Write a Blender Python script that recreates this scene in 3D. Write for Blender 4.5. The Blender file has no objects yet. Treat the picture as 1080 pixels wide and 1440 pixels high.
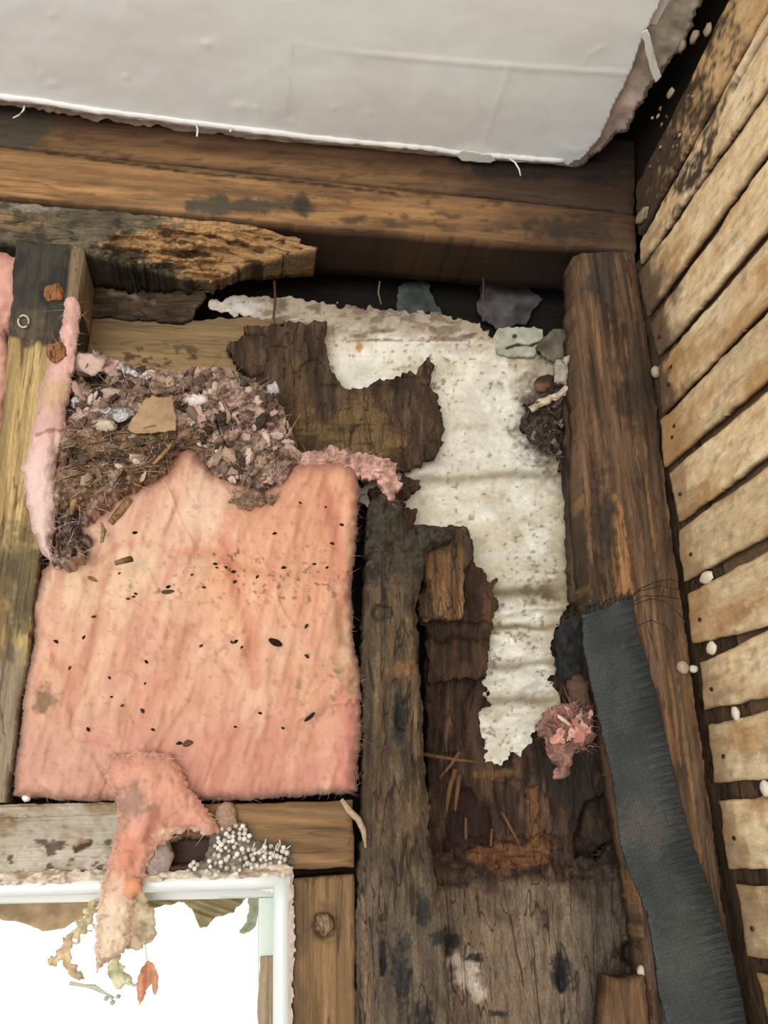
import bpy, math, random
import numpy as np
from mathutils import Vector, Matrix

rnd = random.Random(7)
sc = bpy.context.scene
COL = sc.collection

# ------------------------------------------------------------------ camera
F = 1200.0; PITCH = math.radians(21.0); YAW = math.radians(9.6); ROLL = math.radians(2.1)
CAM = np.array([0.0, -1.0, 1.5])
_fw = np.array([math.sin(YAW)*math.cos(PITCH), math.cos(YAW)*math.cos(PITCH), math.sin(PITCH)])
_r0 = np.array([math.cos(YAW), -math.sin(YAW), 0.0]); _u0 = np.cross(_r0, _fw)
_R = _r0*math.cos(ROLL) - _u0*math.sin(ROLL); _U = _r0*math.sin(ROLL) + _u0*math.cos(ROLL)
cd = bpy.data.cameras.new('camera'); cam = bpy.data.objects.new('camera', cd); COL.objects.link(cam)
cd.sensor_fit = 'VERTICAL'; cd.sensor_height = 36.0; cd.sensor_width = 27.0; cd.lens = F/1440.0*36.0; cd.clip_start = 0.01
m = Matrix.Identity(4)
for i in range(3):
    m[i][0] = _R[i]; m[i][1] = _U[i]; m[i][2] = -_fw[i]; m[i][3] = CAM[i]
cam.matrix_world = m
sc.camera = cam

# ------------------------------------------------------------------ world, lamps, exposure
w = bpy.data.worlds.new('overcast_sky'); sc.world = w; w.use_nodes = True
w.node_tree.nodes['Background'].inputs[0].default_value = (1.0, 0.985, 0.96, 1)
w.node_tree.nodes['Background'].inputs[1].default_value = 1.15

def area_lamp(name, loc, target, sx, sy, power, color):
    d = bpy.data.lights.new(name, 'AREA'); d.shape = 'RECTANGLE'; d.size = sx; d.size_y = sy
    d.energy = power; d.color = color
    o = bpy.data.objects.new(name, d); COL.objects.link(o); o.location = loc
    o.rotation_euler = (Vector(target)-Vector(loc)).to_track_quat('-Z', 'Y').to_euler()
    return o
# added soft fill light behind the camera, brightens ceiling and wall
area_lamp('room_fill_light', (-0.9, -3.0, 1.25), (0.2, 0, 1.95), 1.7, 1.4, 58, (1.0, 0.985, 0.965))
vs = sc.view_settings
sc.display_settings.display_device = 'sRGB'
vs.view_transform = 'Standard'; vs.look = 'None'; vs.exposure = 0.0; vs.gamma = 1.0; vs.use_curve_mapping = False
sc.cycles.max_bounces = 8; sc.cycles.diffuse_bounces = 5; sc.cycles.use_denoising = True

# ------------------------------------------------------------------ measuring helpers: where a sight line of the photo meets a real plane
def _rays(px, py):
    px = np.asarray(px, float); py = np.asarray(py, float)
    return _fw*F + _R*(px[..., None]-540) - _U*(py[..., None]-720)
def atY(px, py, y=0.0):
    d = _rays(px, py); return CAM + d*((np.asarray(y)-CAM[1])/d[..., 1])[..., None]
def atX(px, py, x):
    d = _rays(px, py); return CAM + d*((np.asarray(x)-CAM[0])/d[..., 0])[..., None]
def atZ(px, py, z):
    d = _rays(px, py); return CAM + d*((np.asarray(z)-CAM[2])/d[..., 2])[..., None]
XR = float(atY(897., 420., 0.0)[0])           # face of the laths
ZC = float(atY(400., 184., -0.02)[2])         # underside of the ceiling

# ------------------------------------------------------------------ noise
def _hash(xi, yi, s):
    h = (xi*374761393 + yi*668265263 + s*69069*7919) & 0xffffffff
    h = ((h ^ (h >> 13))*1274126177) & 0xffffffff
    h = ((h ^ (h >> 15))*2246822519) & 0xffffffff
    return ((h ^ (h >> 16)) & 0xffff)/65535.0
def vn(x, y, s):
    xi = np.floor(x).astype(np.int64); yi = np.floor(y).astype(np.int64)
    fx = x-xi; fy = y-yi; fx = fx*fx*(3-2*fx); fy = fy*fy*(3-2*fy)
    a = _hash(xi, yi, s); b = _hash(xi+1, yi, s); c = _hash(xi, yi+1, s); d = _hash(xi+1, yi+1, s)
    return (a+(b-a)*fx)*(1-fy) + (c+(d-c)*fx)*fy
def fbm(x, y, sx, sy=None, o=4, s=0):
    sy = sx if sy is None else sy
    r = 0; a = 1.0; t = 0
    for k in range(o):
        r = r + a*(vn(x/sx*2**k+17.3*k, y/sy*2**k-9.1*k, s+k*13)*2-1); t += a; a *= .52
    return r/t*1.6
def ridge(x, y, sx, sy=None, o=3, s=0):
    return 1-np.abs(fbm(x, y, sx, sy, o, s))*1.6
def sst(a, b, x):
    t = np.clip((x-a)/(b-a), 0, 1); return t*t*(3-2*t)
def sdf(px, py, poly):
    poly = np.asarray(poly, float); n = len(poly)
    d = np.full(px.shape, 1e18); ins = np.zeros(px.shape, bool)
    for i in range(n):
        x0, y0 = poly[i]; x1, y1 = poly[(i+1) % n]
        ex, ey = x1-x0, y1-y0; L = ex*ex+ey*ey+1e-12
        t = np.clip(((px-x0)*ex+(py-y0)*ey)/L, 0, 1)
        d = np.minimum(d, (px-x0-t*ex)**2+(py-y0-t*ey)**2)
        if y0 != y1:
            c = ((y0 > py) != (y1 > py)) & (px < ex*(py-y0)/ey+x0)
            ins ^= c
    d = np.sqrt(d); return np.where(ins, -d, d)
def line_d(px, py, pts):
    d = np.full(px.shape, 1e18)
    for (x0, y0), (x1, y1) in zip(pts[:-1], pts[1:]):
        ex, ey = x1-x0, y1-y0; L = ex*ex+ey*ey+1e-12
        t = np.clip(((px-x0)*ex+(py-y0)*ey)/L, 0, 1)
        d = np.minimum(d, (px-x0-t*ex)**2+(py-y0-t*ey)**2)
    return np.sqrt(d)
# wear masks (dirt, mould, missing layers) in the plane of a piece
def el(px, py, cx, cy, rx, ry=None, e=.35, s=0, ang=0, f=16, soft=.5):
    ry = rx if ry is None else ry
    c, n = math.cos(ang), math.sin(ang); dx = px-cx; dy = py-cy
    d = np.sqrt(((dx*c+dy*n)/rx)**2 + ((-dx*n+dy*c)/ry)**2)
    return (1-sst(1-soft, 1+soft, d+e*fbm(px, py, f, f, 3, s)+.55*e*fbm(px, py, 5, 5, 2, s+3)))*(1-.25*sst(0, 1, fbm(px, py, 7, 7, 3, s+9)))
def pm(px, py, poly, soft=4, jag=6, f=14, s=0, fy=None):
    return 1-sst(-soft, soft, sdf(px, py, poly)+jag*fbm(px, py, f, fy, 4, s)+.4*jag*fbm(px, py, 4, 4, 2, s+5))
def lm(px, py, pts, wd=3, soft=2, s=0, jag=2):
    return 1-sst(wd-soft, wd+soft, line_d(px, py, pts)+jag*fbm(px, py, 10, 10, 2, s))
def flat(px, c):
    return np.tile(np.asarray(c, float), px.shape+(1,))
def mx(c, m_, rgb):
    m_ = np.clip(m_, 0, 1)[..., None]; return c*(1-m_)+np.asarray(rgb, float)*m_
def vary(c, n_, amt):
    return c*(1+amt*n_)[..., None]
SAT = .84
TONE = {'wood_grain_horizontal': .83, 'wood_grain_vertical': .79, 'rotten_wood_vertical': .82, 'rotten_wood_horizontal': .92, 'rough_sawn_lath': 1.06, 'woven_webbing': .84, 'glass_wool': .95, 'shredded_fibre': 1.0}
def lin(c):
    c = np.clip(np.asarray(c, float)/255.0, 0, 1); g = (c*np.array((.3, .55, .15))).sum(-1, keepdims=True); c = np.clip(g+(c-g)*SAT, 0, 1)
    return np.where(c <= .04045, c/12.92, ((c+.055)/1.055)**2.4)

# ------------------------------------------------------------------ materials
def mk(name, scale=(60, 60, 60), amp=.25, rough=.85, bump=.3, dist=.002, metallic=0.0, spec=.25, speck=0.0, detail=6, distort=.3, sheen=0.0, trans=0.0, sps=300, grit=None, gamp=.22, crack=None, camt=.6):
    m_ = bpy.data.materials.new(name); m_.use_nodes = True
    nt = m_.node_tree; N = nt.nodes; L = nt.links
    b = N['Principled BSDF']
    at = N.new('ShaderNodeAttribute'); at.attribute_name = 'Col'
    tc = N.new('ShaderNodeTexCoord'); mp = N.new('ShaderNodeMapping'); mp.inputs['Scale'].default_value = scale
    L.new(tc.outputs['Object'], mp.inputs['Vector'])
    nz = N.new('ShaderNodeTexNoise'); nz.inputs['Scale'].default_value = 1; nz.inputs['Detail'].default_value = detail
    nz.inputs['Roughness'].default_value = .62; nz.inputs['Distortion'].default_value = distort
    L.new(mp.outputs[0], nz.inputs['Vector'])
    mr = N.new('ShaderNodeMapRange'); mr.inputs['From Min'].default_value = .28; mr.inputs['From Max'].default_value = .72
    mr.inputs['To Min'].default_value = 1-amp; mr.inputs['To Max'].default_value = 1+amp; mr.clamp = True
    L.new(nz.outputs['Fac'], mr.inputs['Value'])
    mu = N.new('ShaderNodeMix'); mu.data_type = 'RGBA'; mu.blend_type = 'MULTIPLY'; mu.inputs['Factor'].default_value = 1
    L.new(at.outputs['Color'], mu.inputs['A']); L.new(mr.outputs[0], mu.inputs['B'])
    out = mu.outputs['Result']
    if grit:
        m3 = N.new('ShaderNodeMapping'); m3.inputs['Scale'].default_value = grit; L.new(tc.outputs['Object'], m3.inputs['Vector'])
        n3 = N.new('ShaderNodeTexNoise'); n3.inputs['Scale'].default_value = 1; n3.inputs['Detail'].default_value = 5; n3.inputs['Roughness'].default_value = .7
        L.new(m3.outputs[0], n3.inputs['Vector'])
        r3 = N.new('ShaderNodeMapRange'); r3.inputs['From Min'].default_value = .3; r3.inputs['From Max'].default_value = .7; r3.inputs['To Min'].default_value = 1-gamp; r3.inputs['To Max'].default_value = 1+gamp
        L.new(n3.outputs['Fac'], r3.inputs['Value'])
        x3 = N.new('ShaderNodeMix'); x3.data_type = 'RGBA'; x3.blend_type = 'MULTIPLY'; x3.inputs['Factor'].default_value = 1
        L.new(out, x3.inputs['A']); L.new(r3.outputs[0], x3.inputs['B']); out = x3.outputs['Result']
    if crack:
        m4 = N.new('ShaderNodeMapping'); m4.inputs['Scale'].default_value = crack; L.new(tc.outputs['Object'], m4.inputs['Vector'])
        n4 = N.new('ShaderNodeTexNoise'); n4.inputs['Scale'].default_value = 1; n4.inputs['Detail'].default_value = 2; n4.inputs['Distortion'].default_value = .6
        L.new(m4.outputs[0], n4.inputs['Vector'])
        s4 = N.new('ShaderNodeMath'); s4.operation = 'SUBTRACT'; s4.inputs[1].default_value = .5; L.new(n4.outputs['Fac'], s4.inputs[0])
        a4 = N.new('ShaderNodeMath'); a4.operation = 'ABSOLUTE'; L.new(s4.outputs[0], a4.inputs[0])
        r4 = N.new('ShaderNodeMapRange'); r4.inputs['From Min'].default_value = .004; r4.inputs['From Max'].default_value = .018; r4.inputs['To Min'].default_value = camt; r4.inputs['To Max'].default_value = 0
        L.new(a4.outputs[0], r4.inputs['Value'])
        x4 = N.new('ShaderNodeMix'); x4.data_type = 'RGBA'; L.new(r4.outputs[0], x4.inputs['Factor']); L.new(out, x4.inputs['A']); x4.inputs['B'].default_value = (.018, .011, .007, 1); out = x4.outputs['Result']
    if speck:
        n2 = N.new('ShaderNodeTexNoise'); n2.inputs['Scale'].default_value = sps; n2.inputs['Detail'].default_value = 3
        L.new(tc.outputs['Object'], n2.inputs['Vector'])
        r2 = N.new('ShaderNodeMapRange'); r2.inputs['From Min'].default_value = .63; r2.inputs['From Max'].default_value = .74
        r2.inputs['To Min'].default_value = 0; r2.inputs['To Max'].default_value = speck
        L.new(n2.outputs['Fac'], r2.inputs['Value'])
        m2 = N.new('ShaderNodeMix'); m2.data_type = 'RGBA'
        L.new(r2.outputs[0], m2.inputs['Factor']); L.new(out, m2.inputs['A']); m2.inputs['B'].default_value = (.045, .032, .022, 1)
        out = m2.outputs['Result']
    L.new(out, b.inputs['Base Color'])
    b.inputs['Roughness'].default_value = rough; b.inputs['Metallic'].default_value = metallic
    b.inputs['Specular IOR Level'].default_value = spec
    if sheen: b.inputs['Sheen Weight'].default_value = sheen
    if bump:
        bp = N.new('ShaderNodeBump'); bp.inputs['Strength'].default_value = bump; bp.inputs['Distance'].default_value = dist
        L.new(nz.outputs['Fac'], bp.inputs['Height']); L.new(bp.outputs[0], b.inputs['Normal'])
    if trans:
        tr = N.new('ShaderNodeBsdfTranslucent'); ms = N.new('ShaderNodeMixShader'); ms.inputs[0].default_value = trans
        L.new(out, tr.inputs['Color']); L.new(b.outputs[0], ms.inputs[1]); L.new(tr.outputs[0], ms.inputs[2])
        L.new(ms.outputs[0], N['Material Output'].inputs[0])
    return m_
M = dict(
    wood_h=mk('wood_grain_horizontal', (9, 70, 210), .16, .72, .35, .0012, spec=.3, grit=(60, 300, 520), gamp=.13, crack=(3.5, 40, 55), camt=.4),
    wood_v=mk('wood_grain_vertical', (230, 70, 9), .24, .78, .45, .0016, spec=.25, grit=(560, 300, 90), gamp=.22, crack=(60, 30, 3.5), camt=.55),
    rot_v=mk('rotten_wood_vertical', (170, 110, 42), .34, .85, .9, .003, spec=.2, grit=(480, 420, 210), gamp=.36, crack=(46, 30, 7), camt=.75, speck=.7),
    rot_h=mk('rotten_wood_horizontal', (40, 120, 190), .32, .85, .9, .003, spec=.2, grit=(210, 420, 480), gamp=.32, crack=(8, 30, 50), camt=.7, speck=.6),
    lath=mk('rough_sawn_lath', (90, 34, 170), .16, .88, .5, .0014, spec=.15, speck=.3, grit=(300, 220, 420), gamp=.14),
    fluff=mk('glass_wool', (120, 120, 70), .11, 1.0, .4, .002, spec=.05, sheen=.1, detail=9),
    fluff_thin=mk('thin_glass_wool', (110, 110, 70), .14, 1.0, .4, .002, spec=.05, sheen=.1, detail=9, trans=.6),
    paper=mk('dirty_sheathing_paper', (150, 150, 150), .10, .8, .3, .0012, spec=.25, speck=.6, sps=520),
    paint=mk('old_white_paint', (22, 22, 22), .035, .42, .12, .002, spec=.5),
    board=mk('torn_board_paper', (120, 120, 120), .16, .95, .4, .001, spec=.1),
    strap=mk('woven_webbing', (420, 420, 420), .32, .7, .5, .0008, spec=.35, detail=2),
    fibre=mk('shredded_fibre', (260, 260, 260), .30, 1.0, .5, .0015, spec=.08),
    foil=mk('crumpled_foil', (160, 160, 160), .15, .28, 1.0, .004, metallic=.9, spec=.5),
    vinyl=mk('white_vinyl', (15, 15, 40), .03, .3, .05, .001, spec=.5),
    film=mk('torn_film', (90, 90, 90), .15, .8, .3, .001, spec=.2, trans=.5),
    metal=mk('rusty_steel', (300, 300, 300), .35, .6, .4, .0006, metallic=.5, spec=.4),
    dark=mk('old_dark_board', (12, 80, 160), .3, .9, .4, .002, spec=.1),
    egg=mk('pale_silk', (400, 400, 400), .1, .75, .2, .0004, spec=.3),
)
gm = bpy.data.materials.new('window_glass'); gm.use_nodes = True
gb = gm.node_tree.nodes['Principled BSDF']
gb.inputs['Base Color'].default_value = (1, 1, 1, 1); gb.inputs['Roughness'].default_value = .02
gb.inputs['Transmission Weight'].default_value = 1.0; gb.inputs['IOR'].default_value = 1.0; gb.inputs['Specular IOR Level'].default_value = .3
M['glass'] = gm

# ------------------------------------------------------------------ objects
def tag(o, label=None, cat=None, group=None, kind=None):
    if label: o['label'] = label
    if cat: o['category'] = cat
    if group: o['group'] = group
    if kind: o['kind'] = kind
    return o
def empty(name, loc):
    o = bpy.data.objects.new(name, None); COL.objects.link(o); o.location = tuple(float(v) for v in loc); o.empty_display_size = .03
    return o
def world_loc(o):
    v = Vector(o.location)
    while o.parent: o = o.parent; v = v+Vector(o.location)
    return v
def mesh(name, V, faces, mat, cols=None, parent=None, smooth=True):
    V = np.asarray(V, float); base = V.mean(0); base[2] = V[:, 2].min()
    me = bpy.data.meshes.new(name)
    if isinstance(faces, np.ndarray) and faces.ndim == 2:
        n = faces.shape[1]
        me.vertices.add(len(V)); me.vertices.foreach_set('co', (V-base).astype(np.float32).ravel())
        me.loops.add(faces.size); me.loops.foreach_set('vertex_index', faces.astype(np.int32).ravel())
        me.polygons.add(len(faces)); me.polygons.foreach_set('loop_start', np.arange(0, faces.size, n, dtype=np.int32))
        me.update(calc_edges=True)
    else:
        me.from_pydata([tuple(v) for v in (V-base)], [], [tuple(int(i) for i in f) for f in faces]); me.update()
    me.polygons.foreach_set('use_smooth', np.full(len(me.polygons), smooth))
    if cols is not None:
        cols = np.asarray(cols, float)*TONE.get(mat.name, 1.0)
        c = np.ones((len(V), 4), np.float32); c[:, :3] = lin(np.broadcast_to(np.asarray(cols, float), (len(V), 3)))
        a = me.color_attributes.new('Col', 'FLOAT_COLOR', 'POINT'); a.data.foreach_set('color', c.ravel())
    me.materials.append(mat); me.validate()
    o = bpy.data.objects.new(name, me); COL.objects.link(o)
    if parent is not None:
        o.parent = parent; o.location = Vector(base)-world_loc(parent)
    else:
        o.location = base
    return o
_seed = [100]
def patch(name, poly, plane, mat, col, h=None, res=3.0, jag=2.0, jf=12, thick=.006, sheet=False, rim=1, bev=0.0, bw=4.0, parent=None, seed=None, rimn=0.0, uv=False, dz=None, rimc=1.0):
    """a piece cut to an outline in a real plane ('Y', y) / ('X', x) / ('Z', z), with relief h and a real thickness"""
    if seed is None: _seed[0] += 7; seed = _seed[0]
    P = np.asarray(poly, float); ax, lvl = plane
    gx = np.arange(P[:, 0].min()-2*res, P[:, 0].max()+3*res, res); gy = np.arange(P[:, 1].min()-2*res, P[:, 1].max()+3*res, res)
    PX, PY = np.meshgrid(gx, gy, indexing='ij')
    S = sdf(PX, PY, P)
    if jag: S = S+jag*fbm(PX, PY, jf, jf, 3, seed)
    ins = S < 0
    keep = ins[:-1, :-1] | ins[1:, :-1] | ins[:-1, 1:] | ins[1:, 1:]
    G0, G1 = np.gradient(S, res); g2 = G0**2+G1**2+.05
    mv = np.where(S > 0, np.minimum(S, 1.6*res), 0)
    PX = PX-mv*G0/g2; PY = PY-mv*G1/g2
    I = np.clip(-S, 0, None)
    H = np.zeros_like(PX) if h is None else h(PX, PY, I)
    if bev: H = H-bev*np.exp(-(I/bw)**1.5)
    C = col(PX, PY, I) if callable(col) else flat(PX, col)
    if uv:      # outline already in metres of the plane
        if ax == 'X': Ff = np.stack([lvl-H, PX, PY], -1); Bk = np.stack([np.full_like(PX, lvl+thick) if not sheet else lvl-H+thick, PX, PY], -1)
        elif ax == 'Y': Ff = np.stack([PX, lvl-H, PY], -1); Bk = np.stack([PX, np.full_like(PX, lvl+thick) if not sheet else lvl-H+thick, PY], -1)
    else:
        fn = dict(Y=atY, X=atX, Z=atZ)[ax]; k = dict(X=0, Y=1, Z=2)[ax]; sgn = 1.0
        base = lvl if dz is None else lvl+dz(PX, PY)
        if ax == 'Z': Ff = fn(PX, PY, base-H)
        else: Ff = fn(PX, PY, base-H)
        Bk = Ff.copy(); Bk[..., k] = (Ff[..., k]+thick) if sheet else np.maximum(base+thick, Ff[..., k]+.001)
    used = np.zeros(PX.shape, bool)
    used[:-1, :-1] |= keep; used[1:, :-1] |= keep; used[:-1, 1:] |= keep; used[1:, 1:] |= keep
    idx = np.full(PX.shape, -1); n = int(used.sum()); idx[used] = np.arange(n)
    q = np.stack([idx[:-1, :-1][keep], idx[1:, :-1][keep], idx[1:, 1:][keep], idx[:-1, 1:][keep]], 1)
    A = Ff[used]; B = Bk[used]; Cc = C[used]
    # face the viewer side
    v0, v1, v2 = A[q[0, 0]], A[q[0, 1]], A[q[0, 2]]
    nrm = np.cross(v1-v0, v2-v0); want = dict(Y=(0, -1, 0), X=(-1, 0, 0), Z=(0, 0, -1))[ax]
    if nrm.dot(want) < 0: q = q[:, ::-1]
    e = np.concatenate([q[:, [0, 1]], q[:, [1, 2]], q[:, [2, 3]], q[:, [3, 0]]])
    key = np.minimum(e[:, 0], e[:, 1])*(n+1)+np.maximum(e[:, 0], e[:, 1])
    _, inv, cnt = np.unique(key, return_inverse=True, return_counts=True)
    be = e[cnt[inv] == 1]
    Vs = [A]; Cs = [Cc]; off = [0]; tot = n
    for k_ in range(1, rim+1):
        t = k_/rim; Rr = A*(1-t)+B*t
        if rimn and k_ < rim: Rr = Rr+rimn*(np.random.RandomState(seed+k_).rand(n, 1)-.5)*np.array([[1, 0, 1]])
        Vs.append(Rr); Cs.append(Cc*rimc*(1+.12*(np.random.RandomState(seed+k_).rand(n, 1)-.5))); off.append(tot); tot += n
    faces = [q, q[:, ::-1]+off[-1]]
    for k_ in range(rim):
        a, b_ = off[k_], off[k_+1]
        faces.append(np.stack([be[:, 1]+a, be[:, 0]+a, be[:, 0]+b_, be[:, 1]+b_], 1))
    V = np.concatenate(Vs); Cc = np.concatenate(Cs); Fc = np.concatenate(faces)
    us = np.zeros(len(V), bool); us[Fc.ravel()] = True      # drop the unused inner ring vertices
    re = np.cumsum(us)-1
    return mesh(name, V[us], re[Fc], mat, Cc[us], parent)
def tube(name, pts, rad, mat, col, parent=None, sides=6, jit=0.0):
    pts = [np.asarray(p, float) for p in pts]; n = len(pts)
    rad = [rad]*n if np.isscalar(rad) else rad
    V = []; Fc = []
    for i, p in enumerate(pts):
        t = pts[min(i+1, n-1)]-pts[max(i-1, 0)]; t = t/(np.linalg.norm(t)+1e-9)
        a = np.cross(t, (0, 0, 1.0) if abs(t[2]) < .9 else (1.0, 0, 0)); a /= np.linalg.norm(a); b = np.cross(t, a)
        for k in range(sides):
            an = 2*math.pi*k/sides; r = rad[i]*(1+jit*(rnd.random()-.5)); V.append(p+a*math.cos(an)*r+b*math.sin(an)*r)
    for i in range(n-1):
        for k in range(sides):
            k2 = (k+1) % sides; Fc.append((i*sides+k, i*sides+k2, (i+1)*sides+k2, (i+1)*sides+k))
    Fc.append(tuple(range(sides))[::-1]); Fc.append(tuple((n-1)*sides+k for k in range(sides)))
    return mesh(name, V, Fc, mat, col, parent)
def ico(sub):
    import bmesh
    b = bmesh.new(); bmesh.ops.create_icosphere(b, subdivisions=sub, radius=1)
    V = np.array([v.co[:] for v in b.verts]); Fc = np.array([[v.index for v in f.verts] for f in b.faces]); b.free(); return V, Fc
ICO1, ICO2, ICO3 = ico(1), ico(2), ico(3)
def lump_V(V, seed, amp, fr=2.2):
    r = np.random.RandomState(seed); o = r.rand(3)*50
    n_ = (fbm(V[:, 0]*fr+o[0]+V[:, 2]*1.3, V[:, 1]*fr+o[1]+V[:, 2]*2.1*fr*.5, 1, 1, 3, seed))
    return V*(1+amp*n_)[:, None]
def lump(name, c, r, mat, col, parent=None, seed=0, amp=.35, sub=2, rot=None, fr=2.2):
    V, Fc = (ICO1, ICO2, ICO3)[sub-1]
    V2 = lump_V(V, seed, amp, fr)*np.asarray(r if not np.isscalar(r) else (r, r, r))
    if rot: V2 = V2 @ np.array(Matrix.Rotation(rot[1], 3, rot[0])).T
    return mesh(name, V2+np.asarray(c), Fc, mat, col, parent)
def fuzz(name, roots, length, mat, pal, parent, width=.00035, curl=1.0, out=(0, -1, 0), seed=1):
    """loose hairs of fibre standing off a surface, thousands in one mesh"""
    r = np.random.RandomState(seed); A = np.asarray(roots, float); n = len(A)
    d0 = r.normal(0, 1, (n, 3))+np.asarray(out)*.7; d0 /= np.linalg.norm(d0, axis=1)[:, None]
    bend = r.normal(0, curl, (n, 3)); side = np.cross(d0, r.normal(0, 1, (n, 3))); side /= np.linalg.norm(side, axis=1)[:, None]+1e-9
    L = length*r.uniform(.4, 1.5, (n, 1)); V = []; ts = [0, .35, .7, 1.0]
    for t in ts:
        p = A+d0*L*t+bend*L*t*t*.6; wd = width*(1.15-t); V += [p-side*wd, p+side*wd]
    V = np.stack(V, 1).reshape(-1, 3); b = np.arange(n)[:, None]*8
    q = np.concatenate([b+np.array([[0, 1, 3, 2]]), b+np.array([[2, 3, 5, 4]]), b+np.array([[4, 5, 7, 6]])])
    C = np.repeat(np.asarray(pal, float)[r.randint(0, len(pal), n)], 8, 0)
    o = mesh(name, V, q, mat, C, parent); o['kind'] = 'stuff'; return o
def boxm(name, lo, hi, mat, col, parent=None):
    lo = np.asarray(lo, float); hi = np.asarray(hi, float)
    V = [(x, y, z) for x in (lo[0], hi[0]) for y in (lo[1], hi[1]) for z in (lo[2], hi[2])]
    Fc = np.array([(0, 1, 3, 2), (4, 6, 7, 5), (0, 4, 5, 1), (2, 3, 7, 6), (0, 2, 6, 4), (1, 5, 7, 3)])
    return mesh(name, V, Fc, mat, col, parent, smooth=False)
def shred_mesh(name, seed, col, mat, size=.008):
    """a small crumpled scrap of fibre, as mesh data to be shared"""
    r = np.random.RandomState(seed); n = 5
    u, v = np.meshgrid(np.linspace(-1, 1, n), np.linspace(-1, 1, 4), indexing='ij')
    k = r.uniform(.4, 1.3); b = r.uniform(-2, 2, 6)
    x = u*size*r.uniform(.8, 1.5)+r.normal(0, size*.15, u.shape); z = v*size*k*.6*(1-.4*u*u)+r.normal(0, size*.14, u.shape)
    y = size*(.35*b[0]*u*u+.3*b[1]*v+.25*b[2]*u*v+.2*b[3]*np.sin(3*u+b[4]))+r.normal(0, size*.12, u.shape)
    V = np.stack([x, y, z], -1).reshape(-1, 3); i = np.arange(n*4).reshape(n, 4)
    q = np.stack([i[:-1, :-1].ravel(), i[1:, :-1].ravel(), i[1:, 1:].ravel(), i[:-1, 1:].ravel()], 1)
    me = bpy.data.meshes.new(name); me.from_pydata([tuple(p) for p in V], [], [tuple(int(t) for t in f) for f in q]); me.update()
    me.polygons.foreach_set('use_smooth', np.full(len(me.polygons), True))
    c = np.ones((len(V), 4), np.float32); c[:, :3] = lin(np.asarray(col, float)); a = me.color_attributes.new('Col', 'FLOAT_COLOR', 'POINT'); a.data.foreach_set('color', c.ravel())
    me.materials.append(mat); return me
def lump_mesh(name, seed, col, mat, amp=.4, sub=2, fr=2.2):
    V, Fc = (ICO1, ICO2, ICO3)[sub-1]; V = lump_V(V, seed, amp, fr)
    me = bpy.data.meshes.new(name); me.from_pydata([tuple(p) for p in V], [], [tuple(int(t) for t in f) for f in Fc]); me.update()
    me.polygons.foreach_set('use_smooth', np.full(len(me.polygons), True))
    c = np.ones((len(V), 4), np.float32); c[:, :3] = lin(np.asarray(col, float)); a = me.color_attributes.new('Col', 'FLOAT_COLOR', 'POINT'); a.data.foreach_set('color', c.ravel())
    me.materials.append(mat); return me
def place(name, me, loc, scale, parent, rot=None):
    o = bpy.data.objects.new(name, me); COL.objects.link(o)
    o.rotation_euler = rot if rot is not None else (rnd.uniform(0, 6.3), rnd.uniform(0, 6.3), rnd.uniform(0, 6.3))
    o.scale = (scale,)*3 if np.isscalar(scale) else scale
    if parent is not None: o.parent = parent; o.location = Vector(loc)-world_loc(parent)
    else: o.location = Vector(loc)
    return o

#LARGE
# ================================================================== SETTING
# ---- ceiling
cedge = [(-80, 132), (0, 141), (60, 148), (130, 160), (200, 168), (280, 179), (350, 188), (420, 196), (480, 203), (540, 208), (600, 213), (650, 221), (700, 225), (740, 228), (800, 232)]
ctear = [(820, 222), (838, 201), (850, 180), (868, 138), (884, 105), (900, 62), (916, 30), (930, 0), (962, -80), (1004, -200), (1090, -430), (1200, -700)]
cpoly = [(-420, -700), (-420, 95)] + cedge + ctear
crease1 = [(412, 60), (480, 72), (560, 80), (650, 88), (740, 95), (820, 100), (882, 103)]
crease2 = [(716, 98), (704, 130), (692, 165), (682, 198), (678, 215)]
crease3 = [(412, 45), (410, 90), (404, 155)]
crease4 = [(820, 92), (826, 78), (848, 66)]
crease5 = [(790, 205), (808, 214), (824, 208)]
def ch(px, py, I):
    z = .0010*fbm(px, py, 90, 60, 3, 3)
    z += .0011*np.exp(-(line_d(px, py, crease1)/3.0)**2)*sst(470, 540, px) + .0004*np.exp(-(line_d(px, py, crease1)/3.)**2)
    z += .0010*np.exp(-(line_d(px, py, crease2)/2.6)**2) + .0003*np.exp(-(line_d(px, py, crease3)/3)**2)
    z += .0008*np.exp(-(line_d(px, py, crease4)/3)**2) + .0009*np.exp(-(line_d(px, py, crease5)/3)**2)
    for cx, cy, r in [(73, 21, 4), (57, 105, 4), (75, 118, 8), (178, 108, 5), (290, 62, 8), (470, 151, 5), (519, 158, 5), (410, 172, 4), (335, 150, 9), (360, 152, 5), (325, 183, 4)]:
        z += .0014*np.exp(-((px-cx)**2+(1.7*(py-cy))**2)/(r*r))
    return z
def cc(px, py, I):
    c = flat(px, (240, 245, 245))
    c = mx(c, .6*sst(.1, .9, fbm(px, py, 140, 60, 3, 8)), (234, 236, 237))
    c = mx(c, .35*el(px, py, 560, 172, 190, 34, .3, 4, f=50), (216, 204, 204))
    c = mx(c, .4*el(px, py, 90, 70, 210, 60, .3, 5, f=60), (232, 224, 222))
    c = mx(c, .12*lm(px, py, crease3, 1.5, 1.5), (170, 170, 170))
    return c
ceil = patch('ceiling', cpoly, ('Z', ZC), M['paint'], cc, ch, res=4.0, jag=1.6, jf=22, thick=.007)
tag(ceil, kind='structure')
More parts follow.
